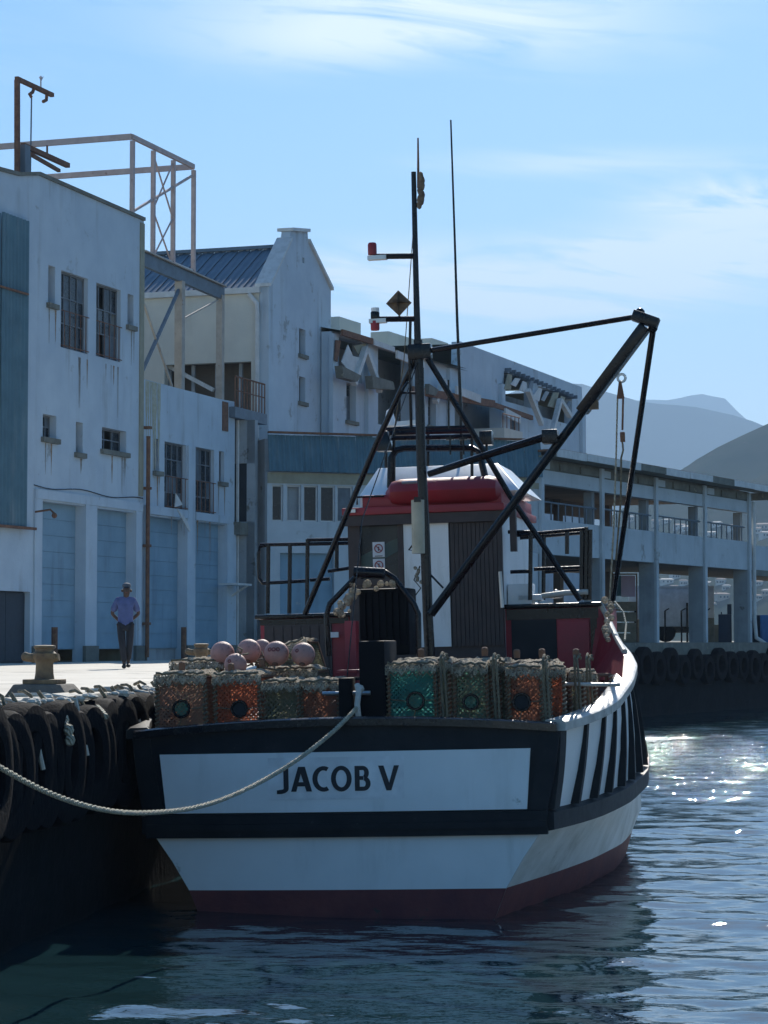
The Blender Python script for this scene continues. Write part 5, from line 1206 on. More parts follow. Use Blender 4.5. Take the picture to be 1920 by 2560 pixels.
# tripod legs
mtube('mast_leg', [gm(1044, 885), g(940, 1110, VM + .5), g(762, 1535, VM + 1.0)], .036); mtube('mast_leg', [gm(1062, 885), g(1190, 1095, VM + .4), g(1275, 1240, VM + .7), g(1450, 1500, VM + 1.2)], .036)
m = MB(); m.box(gm(1034, 900) - Vector((.06, .08, .0)), gm(1066, 860) + Vector((.06, .08, 0))); m.build('mast_collar', M['black_metal'], boat, bevel=.02)
mtube('ladder_rail', [gm(1026, 800), gm(1024, 900), g(1028, 1070, VM + .2)], .018); mtube('ladder_bracket', [gm(1020, 955), gm(1005, 975), gm(1005, 982), gm(1040, 982)], .014)
# nav light arms
for (ya, xe) in ((640, 935), (797, 948)):
    mtube('light_arm', [gm(1042, ya), gm(xe, ya + 1)], .035)
def navlight(x, y, h, mt):
    mm_ = MB(); p = gm(x, y); mm_.lathe([(.05, 0), (.055, .02), (.055, h), (.045, h + .02)], 10, p); mm_.build('navigation_light', mt, boat, smooth=True)
navlight(931, 638, .13, M['red']); navlight(938, 800, .09, M['black_metal']); navlight(938, 826, .11, M['red'])
for (x, y, w) in ((938, 645, .11), (940, 803, .10)):
    m = MB(); p = gm(x, y); m.box(p - Vector((w * .8, .05, .025)), p + Vector((w * 1.3, .05, .025))); m.build('light_bracket', M['chrome'], boat)
m = MB(); p = gm(938, 780); m.lathe([(.05, -.05), (.05, .05)], 10, p); m.build('white_light', M['white_boat'], boat)
mtube('signal_halyard', [gm(1040, 480), g(1010, 900, VM + .3), g(985, 1080, VM + 1.2)], .006, M['rope_tan'], 5); mtube('back_stay', [gm(1046, 900), g(905, 1300, 2.2), g(868, 1690, .4)], .007, M['black_metal'], 5)
# diamond radar reflector
m = MB(); p = gm(997, 758); r_ = .155; m.hexa([p + Vector((0, -.02, -r_)), p + Vector((r_, -.02, 0)), p + Vector((0, -.02, r_)), p + Vector((-r_, -.02, 0)), p + Vector((0, .02, -r_)), p + Vector((r_, .02, 0)), p + Vector((0, .02, r_)), p + Vector((-r_, .02, 0))])
m.quad(p + Vector((0, -.15, 0)), p + Vector((r_ * .98, 0, 0)), p + Vector((0, .15, 0)), p + Vector((-r_ * .98, 0, 0))); m.quad(p + Vector((0, -.15, 0)), p + Vector((0, 0, r_ * .98)), p + Vector((0, .15, 0)), p + Vector((0, 0, -r_ * .98)))
m.tube([gm(998, 785), gm(999, 798)], .012, 6); m.build('radar_reflector', M['feather'], boat)
# boom
VB = 3.6
b_a = g(1078, 1535, VM - .1); b_e = g(1622, 805, VB)
mtube('boom', [b_a, b_a.lerp(b_e, .93)], .052, n=12)
m = MB(); p = b_a.lerp(b_e, .70); d_ = (b_e - b_a).normalized(); q_ = b_a.lerp(b_e, .985); m.beam(p, q_, .13, .26, up=(0, 1, 0)); m.build('boom_box_head', M['black_metal'], boat, bevel=.015)
m = MB(); p = g(1620, 800, VB); m.beam(p + Vector((-.17, -.05, .06)), p + Vector((.12, -.05, -.06)), .18, .12); m.ball(g(1600, 782, VB), .06, 10); m.ball(g(1632, 820, VB), .06, 10); m.build('boom_head_plate', M['black_metal'], boat, bevel=.01)
mtube('topping_stay', [gm(1064, 878), g(1600, 790, VB)], .032); mtube('boom_ram', [gm(1072, 1185), g(1240, 1130, 4.0), g(1375, 1088, 3.85)], .04, r1=.05)
m = MB(); p = g(1378, 1092, 3.8); m.box(p - Vector((.1, .1, .08)), p + Vector((.08, .1, .08))); m.build('ram_bracket', M['black_metal'], boat, bevel=.01)
m = MB(); p = g(1468, 1013, 3.7); m.box(p - Vector((.02, .06, .05)), p + Vector((.13, .06, .05))); m.build('boom_cleat', M['bollard'], boat, bevel=.01)
mtube('boom_guy', [g(1632, 830, VB), g(1585, 1150, VB + .5), g(1533, 1500, VB + 1.4)], .035, r1=.03)
# block and falls
m = MB(); p = g(1554, 945, VB); m.torus(p, .045, .015, 12, 6, 'Y'); m.build('shackle', M['chrome'], boat)
m = MB(); p = g(1551, 975, VB); m.hexa([p + Vector((-.045, -.03, -.1)), p + Vector((.045, -.03, -.1)), p + Vector((.045, .03, -.1)), p + Vector((-.045, .03, -.1)), p + Vector((-.015, -.02, .1)), p + Vector((.015, -.02, .1)), p + Vector((.015, .02, .1)), p + Vector((-.015, .02, .1))]); m.build('pulley_block', M['rust'], boat, bevel=.01)
mtube('fall_line', [g(1544, 990, VB), g(1540, 1150, VB + .1), g(1534, 1330, VB + .4), g(1524, 1500, VB + .9)], .011, M['rope'], 6); mtube('fall_line', [g(1558, 990, VB), g(1556, 1075, VB)], .013, M['rust'], 6)
m = MB(); m.box(g(1551, 1105, VB) - Vector((0, .03, 0)), g(1562, 1080, VB) + Vector((0, .03, 0))); m.build('swivel', M['rust'], boat, bevel=.008)
mtube('fall_tail', [g(1556, 1105, VB), g(1558, 1125, VB), g(1553, 1145, VB), g(1552, 1250, VB + .2), g(1540, 1400, VB + .5)], .012, M['rope_tan'], 6)
# beige canister strapped on the mast
m = MB(); p = gm(1052, 1385); q_ = gm(1050, 1252); m.tube([p, p.lerp(q_, .05), p.lerp(q_, .95), q_], .078, 14); o = m.build('canister', M['beige_plastic'], boat, smooth=True); o.location = (0, -.16, 0)
m = MB(); p = gm(1050, 1258); m.box(p - Vector((.03, .25, .0)), p + Vector((.05, -.1, .06))); m.build('canister_bracket', M['black_metal'], boat)
mtube('mast_step', [gm(1045, 1345), gm(1022, 1375), gm(1048, 1378)], .012); mtube('mast_step', [gm(1070, 1430), gm(1108, 1470)], .012); mtube('mast_wire', [gm(1050, 1415), gm(1035, 1450), gm(1052, 1470), gm(1030, 1500)], .008)
m = MB()
for k in range(8): p = gm(1050 + random.uniform(-12, 5), 1420 + k * 5); m.ball(p, .025, 6)
m.build('rope_bundle', M['net_lid'], boat)

# --- side shelters beside the wheelhouse with railings on top
def shelter(xa, ya, xb, yb_, v, name, red_cols, dark_cols, top_t=.06):
    p = g(xa, ya, v); q_ = g(xb, yb_, v)
    z1_ = (p.z + g(xb, ya, v).z) / 2; zb0 = dz(v) - .15
    mm_ = MB(); mm_.box((p.x, v, zb0), (q_.x, v + 2.6, z1_ - top_t)); b_ = mm_.build(name, M['red'], boat, bevel=.01)
    mm_ = MB(); mm_.box((p.x - .06, v - .08, z1_ - top_t + .003), (q_.x + .05, v + 2.7, z1_)); mm_.build('shelter_top', M['black_metal'], boat, bevel=.02)
    return p, q_, z1_, zb0, b_
VS = 6.3
p, q_, zt_, zb0, sb = shelter(650, 1534, 874, 1660, VS, 'port_shelter', 0, 0)
m = MB(); m.box((p.x + .06, VS - .03, zb0), (p.x + .95, VS - .003, zt_ - .14)); m.build('shelter_door', M['brown'], sb)
for k in range(7): m = MB(); x_ = p.x + .08 + k * .12; m.box((x_, VS - .05, zb0 + .02), (x_ + .108, VS - .031, zt_ - .17)); m.build('board', M['brown'], sb)
m = MB(); m.box((p.x, VS - .02, zt_ - .14), (q_.x, VS - .001, zt_ - .065)); m.build('header', M['black_metal'], sb)
m = MB(); m.box((q_.x - .22, VS - .1, zt_ - .32), (q_.x - .12, VS - .051, zt_ - .25)); m.build('lamp', M['sign'], sb)
p, q_, zt_, zb0, sb = shelter(1262, 1508, 1500, 1660, VS - .2, 'starboard_shelter', 0, 0)
V2 = VS - .2
m = MB(); m.box((p.x + .02, V2 - .02, zt_ - .2), (q_.x, V2 - .001, zt_ - .065)); m.build('header', M['black_metal'], sb)
m = MB(); m.box((g(1280, 1600, V2).x, V2 - .02, zb0), (g(1392, 1600, V2).x, V2 - .001, zt_ - .201)); m.build('painted_opening_shade', M['dark'], sb)  # flat dark sheet on the solid front, painting the shade inside an opening
m = MB(); m.box((g(1394, 1600, V2).x, V2 - .04, zb0), (g(1475, 1600, V2).x, V2 - .001, zt_ - .22)); m.build('red_panel', M['red'], sb, bevel=.01)
m = MB(); m.box((g(1478, 1600, V2).x, V2 - .03, zb0), (g(1494, 1600, V2).x, V2 - .001, zt_ - .201)); m.build('corner_strip', M['black_metal'], sb)
# red flared bulwark wing running forward at starboard
m = MB(); A = [g(1498, 1512, V2), g(1512, 1540, V2), g(1540, 1600, V2 - 1.2), g(1560, 1640, V2 - 2.4), g(1555, 1700, V2 - 3.0), g(1470, 1700, V2 - .1)]
pts = [(a_.x, a_.y, a_.z) for a_ in A]; n0 = len(m.v); m.v += pts + [(x + .04, y + .02, z) for x, y, z in pts]; k = len(pts); m.f.append(tuple(range(k))); m.f.append(tuple(range(2 * k - 1, k - 1, -1)))
for i in range(k): j = (i + 1) % k; m.f.append((i, j, k + j, k + i))
m.build('bulwark_wing', M['red'], boat)
mtube('wing_rail', [g(1498, 1505, V2), g(1514, 1535, V2), g(1542, 1596, V2 - 1.2), g(1562, 1630, V2 - 2.2)], .035, M['cap'])
def railing(posts, rails, v, r=.024, dv=1.6, mt=None):
    for (x, y0, y1) in posts: mtube('rail_post', [g(x, y0, v), g(x + (y1 - y0) * -.01, y1, v)], r * 1.15)
    for (xa, ya, xb, yb_) in rails: mtube('rail_tube', [g(xa, ya, v), g(xb, yb_, v)], r)
railing([(671, 1360, 1534), (725, 1358, 1534), (769, 1348, 1534), (842, 1358, 1420)], [(650, 1362, 874, 1358), (768, 1350, 874, 1348), (657, 1458, 768, 1452), (775, 1450, 825, 1447), (820, 1428, 874, 1420)], VS + .1)
mtube('rail_end_hoop', [g(672, 1362, VS + .1), g(650, 1366, VS + .1), g(646, 1385, VS + .1), g(648, 1445, VS + .1), g(656, 1457, VS + .1), g(672, 1458, VS + .1)], .024)
railing([(1327, 1328, 1500), (1418, 1330, 1385), (1455, 1325, 1500), (1466, 1318, 1500), (1476, 1324, 1500)], [(1270, 1330, 1327, 1330), (1290, 1338, 1470, 1322), (1276, 1430, 1330, 1428), (1335, 1423, 1460, 1418)], V2 + .1)
railing([(1475, 1335, 1500), (1360, 1335, 1500)], [(1300, 1345, 1480, 1330), (1360, 1430, 1480, 1424)], V2 + 1.6)
m = MB(); p = g(1283, 1310, V2); m.box(p - Vector((.04, .05, .35)), p + Vector((.04, .05, .25))); m.build('fender_board', M['brown'], boat)
m = MB(); p = g(1345, 1498, V2 + .3); m.box(p - Vector((.25, .1, .02)), p + Vector((.05, .2, .06))); m.build('tray', M['white_boat'], boat, bevel=.01)
m = MB(); p = g(1390, 1495, V2 + .2); m.lathe([(.08, 0), (.09, .03), (.06, .06), (.03, .1), (.001, .11)], 12, p); m.build('mushroom_vent', M['chrome'], boat, smooth=True)
m = MB(); a_ = g(1355, 1490, V2); c_ = g(1470, 1480, V2); m.tube([a_, a_.lerp(c_, .5) + Vector((0, 0, .015)), c_], .035, 8); m.build('boat_hook_pole', M['cap'], boat, smooth=True)
m = MB(); p = g(1315, 1480, V2 + .5); m.box(p - Vector((.2, .3, .2)), p + Vector((.12, .0, .1))); m.build('side_locker', M['white_boat'], boat, bevel=.02)
mtube('wing_wire', [g(1535, 1502, V2 - .5), g(1558, 1530, V2 - .8), g(1565, 1560, V2 - 1.), g(1562, 1600, V2 - 1.4)], .012, M['rope'])
m = MB()
for k in range(12): p = g(1520 + random.uniform(-8, 8), 1500 + k * 9, V2 - .3 - k * .12); m.ball(p, random.uniform(.03, .055), 8)
m.build('rope_coil_bundle', M['net_lid'], boat, smooth=True, kind='stuff')

# --- hauler gantry and exhaust casing on the working deck
VG = 2.6
gg = lambda x, y, v=VG: g(x, y, v)
mtube('hauler_gantry', [gg(822, 1640), gg(816, 1540), gg(824, 1510), gg(890, 1442), gg(905, 1428), gg(960, 1428), gg(985, 1445), gg(1035, 1510), gg(1046, 1535), gg(1047, 1640)], .032, n=10)
m = MB(); a_ = gg(886, 1430, VG - .2); c_ = gg(962, 1434, VG - .2); m.tube([a_, c_], .062, 16); m.build('hauler_drum', M['black_metal'], boat, smooth=True)
xA, xB = gg(892, 1500).x, gg(1018, 1500).x; zA, zB = gg(900, 1640).z, gg(900, 1472).z
m = MB(); m.box((xA, VG + .1, zA), (xB, VG + .6, zB)); cas = m.build('exhaust_casing', M['pitch'], boat, bevel=.03)
for k in range(7): m = MB(); x_ = xA + .02 + (xB - xA - .04) * k / 7; m.box((x_ + .01, VG + .06, zA + .1), (x_ + (xB - xA) / 7 - .02, VG + .099, zB - .04)); m.build('rib', M['pitch'], cas)
m = MB(); rnd = random.Random(9)
for k in range(26):
    f = rnd.random(); p = gg(850 + 50 * f + rnd.uniform(-10, 10), 1530 - 62 * f + rnd.uniform(-12, 14)); m.ball(p, rnd.uniform(.02, .05), 8)
for k in range(10): p = gg(rnd.uniform(870, 985), rnd.uniform(1455, 1472)); m.ball(p, rnd.uniform(.025, .05), 8)
m.build('rope_bundle', M['net_lid'], boat, smooth=True)
VC = .35; gc = lambda x, y, v=VC: g(x, y, v)
m = MB(); m.box((gc(898, 1700).x, VC, dz(0)), (gc(963, 1700).x, VC + .7, gc(930, 1602).z)); m.build('winch_housing', M['pitch'], boat, bevel=.02)
m = MB(); m.box((gc(855, 1700).x, VC - .2, dz(0)), (gc(886, 1700).x, VC + .05, gc(870, 1694).z)); m.build('samson_post', M['pitch'], boat, bevel=.015)
m = MB(); m.tube([gc(806, 1734, VC - .1), gc(926, 1732, VC - .1)], .022, 8); m.build('cross_pin', M['chrome'], boat, smooth=True)
m = MB(); m.tube([gc(893, 1712, .1), gc(897, 1730, .05), gc(893, 1760, .0), gc(897, 1800, .02)], .03, 8); m.ball(gc(900, 1722, .1), .045, 8); m.build('rope_turns', M['cap'], boat, smooth=True)
for y_, c_ in ((1678, 'red'), (1697, 'black_paint')):
    m = MB(); m.box((gc(842, y_, 1.0).x, 1.0, gc(850, y_ + 5, 1.).z), (gc(893, y_, 1.).x, 1.3, gc(850, y_ - 3, 1.).z)); m.build('hatch_edge', M[c_], boat, bevel=.005)
m = MB(); m.box((gc(862, 1600, 2.2).x, 2.2, dz(2)), (gc(890, 1600, 2.2).x, 2.4, gc(870, 1552, 2.2).z)); m.build('red_stanchion', M['red'], boat, bevel=.01)
mtube('deck_pole', [g(1410, 1710, .9), g(1550, 1712, 1.1)], .02, M['cap'])

# ------------------------------------------------------------------ lobster traps
def make_trap(w, h, d, mt, hole=None, lid=True, rope_edges=(0, 1), seed=0, thick_rope=False, M4=None, label='', open_frame=False):
    rnd = random.Random(seed)
    r_ = thing('lobster_trap', label, 'lobster trap', M4, 'lobster traps stacked along the stern')
    if not open_frame:
        mm_ = MB(); i_ = .02; nx = 10; nz = 10
        # lumpy inner netting bag
        def P_(x, y, z): k = noise.noise(Vector((x * 9, y * 9 + seed, z * 9))) * .018; return (x + k, y + k, z)
        for face in range(4):
            base = len(mm_.v)
            for a_ in range(nx + 1):
                for c_ in range(nz + 1):
                    f = a_ / nx; zz = i_ + (h - 2 * i_) * c_ / nz
                    x, y = [(-w / 2 + i_ + (w - 2 * i_) * f, i_), (w / 2 - i_, i_ + (d - 2 * i_) * f), (w / 2 - i_ - (w - 2 * i_) * f, d - i_), (-w / 2 + i_, d - i_ - (d - 2 * i_) * f)][face]
                    mm_.v.append(P_(x, y, zz))
            for a_ in range(nx):
                for c_ in range(nz): mm_.f.append((base + a_ * (nz + 1) + c_, base + (a_ + 1) * (nz + 1) + c_, base + (a_ + 1) * (nz + 1) + c_ + 1, base + a_ * (nz + 1) + c_ + 1))
        mm_.build('net_bag', mt, r_, smooth=True)
        # diamond mesh strands on the faces we can see
        mm_ = MB(); st = .055
        def strand(face, s0, s1):
            def pt(s, z): return Vector([(-w / 2 + s, .0, z), (w / 2, s, z), (-w / 2, s, z)][face])
            mm_.beam(pt(*s0), pt(*s1), .007, .007)
        for face, W_ in ((0, w), (1, d), (2, d)):
            n = int((W_ + h) / st)
            for k in range(n):
                c0 = k * st - h
                # line s - z = c0
                zs_ = max(0, -c0); ze = min(h, W_ - c0)
                if ze > zs_: strand(face, (c0 + zs_, zs_), (c0 + ze, ze))
                if ze > zs_: strand(face, (W_ - c0 - zs_, zs_), (W_ - c0 - ze, ze))
        mm_.build('netting', M['rope_tan'] if seed % 3 == 0 else mt, r_, kind='stuff')
    mm_ = MB(); rr = .014 if not thick_rope else .02
    for x in (-w / 2, w / 2):
        for y in (0, d): mm_.tube([(x, y, 0), (x, y, h)], rr, 6)
        for z in (0, h): mm_.tube([(x, 0, z), (x, d, z)], rr, 6)
    for y in (0, d):
        for z in (0, h): mm_.tube([(-w / 2, y, z), (w / 2, y, z)], rr, 6)
    if open_frame:
        for k in range(1, 9): mm_.tube([(-w / 2, 0, h * k / 9), (w / 2, 0, h * k / 9)], .01, 5)
    mm_.build('frame', M['rust'], r_, smooth=True)
    # rope wound round the upright edges
    for sd_ in rope_edges:
        x = -w / 2 if sd_ == 0 else w / 2; mm_ = MB(); pts = []; turns = int(h / .045)
        for k in range(turns * 5 + 1):
            t_ = 2 * pi * k / 5; jj = 1 + .5 * noise.noise(Vector((k * .31, seed, x * 5))); pts.append((x + cos(t_) * .021 * jj, -.012 + sin(t_) * .021 * jj, h * k / (turns * 5) + .008 * noise.noise(Vector((k * .9, seed, 2)))))
        mm_.tube(pts, .009, 5); mm_.build('rope_binding', M['rope_tan'] if not thick_rope else M['net_lid'], r_, smooth=True)
    if hole:
        hx, hz, hr = hole; mm_ = MB(); mm_.torus((hx, -.03, hz), hr, .014, 20, 6, 'Y'); mm_.build('entrance_ring', M['black_metal'], r_, smooth=True)
        mm_ = MB(); mm_.lathe([(hr * .98, -.028), (hr * .55, .01)], 16, (hx, 0, hz), 'Y'); mm_.build('entrance_funnel', M['net_green'] if rnd.random() < .5 else M['dark'], r_, smooth=True)
        mm_ = MB(); mm_.tube([(-w / 2, -.012, hz + .02), (hx - hr, -.02, hz)], .006, 5); mm_.tube([(w / 2, -.012, hz + .01), (hx + hr, -.02, hz)], .006, 5); mm_.tube([(hx, -.02, hz - hr), (hx - .12, -.015, .03)], .006, 5); mm_.build('entrance_cord', M['rope_tan'], r_)
    if lid:
        mm_ = MB(); nx, ny = 22, 12; g_ = []
        for a_ in range(nx + 1):
            for c_ in range(ny + 1):
                x = (-w / 2 - .025) + (w + .05) * a_ / nx; y = -.03 + (d + .05) * c_ / ny
                e_ = min(a_, nx - a_) / 3; e2 = min(c_, ny - c_) / 2; dome = .035 * min(1, e_) * min(1, e2)
                z = h + .03 + dome + noise.noise(Vector((x * 16, y * 16, seed))) * .03 + noise.noise(Vector((x * 45, y * 45, seed))) * .018
                mm_.v.append((x, y, z))
        for a_ in range(nx):
            for c_ in range(ny): i0 = a_ * (ny + 1) + c_; mm_.f.append((i0, i0 + ny + 1, i0 + ny + 2, i0 + 1))
        base = len(mm_.v)          # ragged apron at the front
        for a_ in range(nx * 2 + 1):
            x = (-w / 2 - .025) + (w + .05) * a_ / (nx * 2)
            zt_ = h + .03 + noise.noise(Vector((x * 16, -.03 * 16, seed))) * .03
            for k in range(4):
                drop = (.085 + .014 * sin(a_ * 1.1) + noise.noise(Vector((x * 14, 3, seed))) * .035) * k / 3
                mm_.v.append((x, -.035 - .006 * sin(a_ * 1.1 + k) - .008 * k - .02 * noise.noise(Vector((x * 20, k * .7, seed))), zt_ - drop))
        for a_ in range(nx * 2):
            for k in range(3): i0 = base + a_ * 4 + k; mm_.f.append((i0, i0 + 4, i0 + 5, i0 + 1))
        mm_.build('net_lid', M['net_lid'], r_, smooth=True)
        mm_ = MB(); pts = []
        n = int(w / .035)
        for k in range(n + 1): pts.append((-w / 2 + w * k / n, -.055, h - .07 + (.022 if k % 2 else -.018)))
        mm_.tube(pts, .009, 5); pts = [(p_[0], -.04, h + .045 + rnd.uniform(-.012, .012)) for p_ in pts]; mm_.tube(pts, .012, 5); mm_.build('lacing', M['rope_tan'], r_, smooth=True)
    return r_
def trap_px(xl, xr, yt, v, mt, label, hole=None, yaw=0., d=.6, seed=1, h=.82, **k):
    a_ = g(xl, yt, v); c_ = g(xr, yt, v); w = (c_ - a_).length; zt_ = (a_.z + c_.z) / 2 - .09
    pos = Vector(((a_.x + c_.x) / 2, v, zt_ - h))
    M4 = BO.M @ Matrix.Translation(pos) @ Matrix.Rotation(yaw, 4, 'Z')
    if hole:
        p_ = g(hole[0], hole[1], v); hole = (p_.x - pos.x, p_.z - pos.z, hole[2])
    return make_trap(w, h, d, mt, hole, M4=M4, label=label, seed=seed, **k)
trap_px(392, 512, 1672, .35, M['net_grey'], 'greyish orange lobster trap with round mouth at the left end of the stern', (455, 1772, .085), seed=1)
trap_px(537, 648, 1672, .38, M['net_orange'], 'bright orange lobster trap with round mouth, second from the left end', (600, 1772, .08), seed=2)
trap_px(660, 744, 1690, .4, M['net_olive'], 'olive and green lobster trap in the middle of the left group', None, seed=3, lid=True)
trap_px(752, 846, 1690, .45, M['net_rust'], 'rusty red lobster trap just left of the stern post', None, seed=4)
trap_px(430, 555, 1640, 1.3, M['net_olive'], 'drab trap behind the two leftmost orange traps', None, seed=5)
trap_px(660, 790, 1660, 1.25, M['net_olive'], 'drab trap under the pink buoys', None, seed=6)
r_ = trap_px(668, 800, 1600, 2.0, M['net_olive'], 'topmost tilted trap of pale netting behind the pink buoys', None, seed=7, h=.55)
r_.matrix_world = r_.matrix_world @ Matrix.Rotation(R(-16), 4, 'Y')
trap_px(970, 1086, 1646, .4, M['net_teal'], 'teal lobster trap at the left end of the right group', (1040, 1752, .085), seed=8)
trap_px(1134, 1215, 1648, .45, M['net_green'], 'dull green lobster trap, second in the right group', (1178, 1755, .075), seed=9)
trap_px(1270, 1352, 1655, .45, M['net_rust'], 'rust orange lobster trap with round mouth in the right group', (1305, 1755, .085), seed=10)
trap_px(1372, 1408, 1655, .55, M['net_orange'], 'narrow view of an orange trap turned edge-on in the right group', None, seed=11, yaw=R(12), thick_rope=True)
trap_px(1424, 1456, 1666, 1.05, M['net_olive'], 'olive trap turned edge-on near the right rail', None, seed=12, yaw=R(14), thick_rope=True)
trap_px(1458, 1486, 1668, 1.7, M['net_grey'], 'grey trap turned edge-on next to the ladder-like frame', None, seed=13, yaw=R(16), thick_rope=True)
trap_px(1494, 1526, 1668, 3.0, M['net_rust'], 'open ladder-like trap frame at the right end', None, seed=14, yaw=R(10), lid=False, open_frame=True, rope_edges=(1,), thick_rope=True)
# end-on traps filling the gaps between: thin, with thick rope hoops
for i, (xl, xr, yt, v, mt_) in enumerate(((1096, 1122, 1640, .5, 'net_olive'), (1226, 1242, 1640, .6, 'net_green'), (1248, 1264, 1642, .65, 'net_olive'), (1356, 1368, 1652, .5, 'net_olive'))):
    trap_px(xl, xr, yt, v, M[mt_], ['thin olive trap on edge right of the teal trap', 'thin dark green trap on edge right of the dull green trap', 'thin olive trap on edge left of the rust orange trap', 'very thin olive trap on edge right of the rust orange trap'][i], None, seed=20 + i, thick_rope=True)
for i, (xl, xr, yt, v, mt_) in enumerate(((985, 1100, 1640, 1.25, 'net_green'), (1125, 1250, 1642, 1.3, 'net_olive'), (1270, 1390, 1646, 1.35, 'net_rust'))):
    trap_px(xl, xr, yt, v, M[mt_], ['second-row trap behind the teal trap', 'second-row trap behind the dull green trap', 'second-row trap behind the rust orange trap'][i], None, seed=30 + i)
# coils of rope over the right-hand traps
for i, (px_, v) in enumerate(((1108, .42), (1238, .5), (1362, .42), (1440, 1.0), (1470, 1.4))):
    m = MB(); p = g(px_, 1634 + (i % 3) * 3, v); hh = .78; pts = []
    for k in range(13):
        t_ = pi * k / 12; pts.append(Vector((p.x, v - .14 + .28 * 0 - cos(t_) * .0 - .02 + .25 * (k / 12), p.z - .04 + .05 * sin(t_))))
    pts = [Vector((p.x + .02, v - .15, p.z - hh)), Vector((p.x, v - .16, p.z - .3))] + pts
    m.tube(pts, .014, 8); m.tube([q__ + Vector((.035 + .01 * sin(ii * 2.), -.02, -.015)) for ii, q__ in enumerate(pts)], .012, 8)
    o = m.build('rope_coil', M['rope_tan'], smooth=True); o.matrix_world = BO.M
    tag(o, ['tan rope hanging right of the teal trap', 'tan rope right of the dull green trap', 'tan rope right of the rust orange trap', 'tan rope over the olive edge-on trap', 'tan rope over the grey edge-on trap'][i], 'rope', 'ropes over the right traps')
# pink buoys
def buoy(px_, py_, r_px, v, label, mark=0):
    p = g(px_, py_, v); r_ = thing('buoy', label, 'buoy', BO.M @ Matrix.Translation(p), 'pink buoys heaped on the traps')
    rr = .93 * r_px / FPX * (DB + v); mm_ = MB(); mm_.lathe([(max(1e-4, rr * sin(pi * i / 14)), -rr * cos(pi * i / 14)) for i in range(15)], 24); mm_.build('float', M['buoy'], r_, smooth=True)
    mm_ = MB(); mm_.lathe([(.03, 0), (.035, .02), (.02, .05), (.02, .08)], 10, (.0, -rr * .55, -rr * .95)); mm_.build('eye', M['rust'], r_, smooth=True)
    for k in range(mark): mm_ = MB(); a_ = -.35 + .35 * k; d_ = Vector((sin(a_), -cos(a_) * .96, .35)).normalized(); mm_.torus(d_ * rr * 1.0, rr * .13, .007, 14, 5, 'Z', rot=d_.to_track_quat('Z', 'Y').to_matrix()); mm_.build('painted_ring', M['buoy_mark'], r_, smooth=True)
buoy(556, 1634, 33, 1.35, 'leftmost pink buoy of the heap'); buoy(622, 1628, 33, 1.3, 'pink buoy second from the left, highest on the left side'); buoy(691, 1634, 34, 1.1, 'pink buoy with painted rings in the middle of the heap', 3); buoy(758, 1636, 32, 1.1, 'rightmost pink buoy with faint marks', 1); buoy(589, 1662, 31, .8, 'lowest pink buoy resting between the two front orange traps', 1); buoy(655, 1622, 26, 1.9, 'half hidden pink buoy at the back of the heap')
for i, (px_, py_, v) in enumerate(((455, 1664, .5), (578, 1668, .5), (655, 1655, .9), (1053, 1632, .6), (1212, 1628, .8), (1355, 1632, .8), (1292, 1633, .9), (1440, 1632, .9))):
    m = MB(); p = g(px_, py_, v); m.lathe([(.032, -.05), (.036, 0), (.034, .03), (.02, .042), (.001, .045)], 12, (0, 0, 0)); o = m.build('float', M['rust'], smooth=True); o.matrix_world = BO.M @ Matrix.Translation(p)
    tag(o, ['small dark red float on the leftmost trap', 'small dark red float on the bright orange trap', 'small float between the buoys and the olive trap', 'small float on top of the teal trap', 'small float on top of the dull green trap', 'small float above the right side of the rust orange trap', 'small float above the left side of the rust orange trap', 'small float above the olive edge-on trap'][i], 'float', 'small floats on the traps')

m = MB(); rnd = random.Random(31)
for k in range(9):
    q0 = g(rnd.uniform(560, 780), rnd.uniform(1625, 1672), .9 + rnd.random()); pt_ = [q0]
    for j in range(7): pt_.append(pt_[-1] + Vector((rnd.uniform(-.10, .10), rnd.uniform(-.06, .06), rnd.uniform(-.05, .045))))
    m.tube(pt_, .011, 5)
o = m.build('rope_heap', M['rope_tan'], smooth=True, kind='stuff'); o['label'] = 'tan rope ends tangled round the pink buoys'; o.matrix_world = BO.M
# mooring rope from the stern over the water to the quay
pts = [g(893, 1768, .0)]
pts = [BO.w(p) for p in pts] + [P(868, 1795, 23.2), P(820, 1840, 22.95), P(745, 1898, 22.6), P(660, 1950, 22.2), P(570, 1993, 21.6), P(490, 2018, 21.0), P(400, 2030, 20.3), P(300, 2030, 19.5), P(200, 2010, 18.7), P(100, 1972, 17.9), P(0, 1918, 17.0), P(-120, 1850, 16.1), Vector((-3.9, 14.2, 2.25)), Vector((-4.6, 13.3, 2.4))]
def catmull(ps, n=7):
    out = []
    for i in range(len(ps) - 1):
        p0, p1, p2, p3 = ps[max(i - 1, 0)], ps[i], ps[i + 1], ps[min(i + 2, len(ps) - 1)]
        for k in range(n):
            t_ = k / n; out.append(.5 * ((2 * p1) + (p2 - p0) * t_ + (2 * p0 - 5 * p1 + 4 * p2 - p3) * t_ * t_ + (3 * p1 - p0 - 3 * p2 + p3) * t_ ** 3))
    out.append(ps[-1]); return out
cp = catmull(pts); m = MB()
ofs = []
for st_ in range(3):
    pp = []
    for i in range(len(cp) * 3 - 2):
        f = i / 3; a_ = cp[int(f)]; c_ = cp[min(int(f) + 1, len(cp) - 1)]; q__ = a_.lerp(c_, f - int(f)); d_ = (c_ - a_).normalized() if (c_ - a_).length > 1e-6 else Vector((1, 0, 0)); s_ = d_.cross(Vector((0, 0, 1))).normalized(); u__ = s_.cross(d_); t_ = i * .9 + st_ * 2.094
        pp.append(q__ + (s_ * cos(t_) + u__ * sin(t_)) * .011)
    m.tube(pp, .0135, 6)
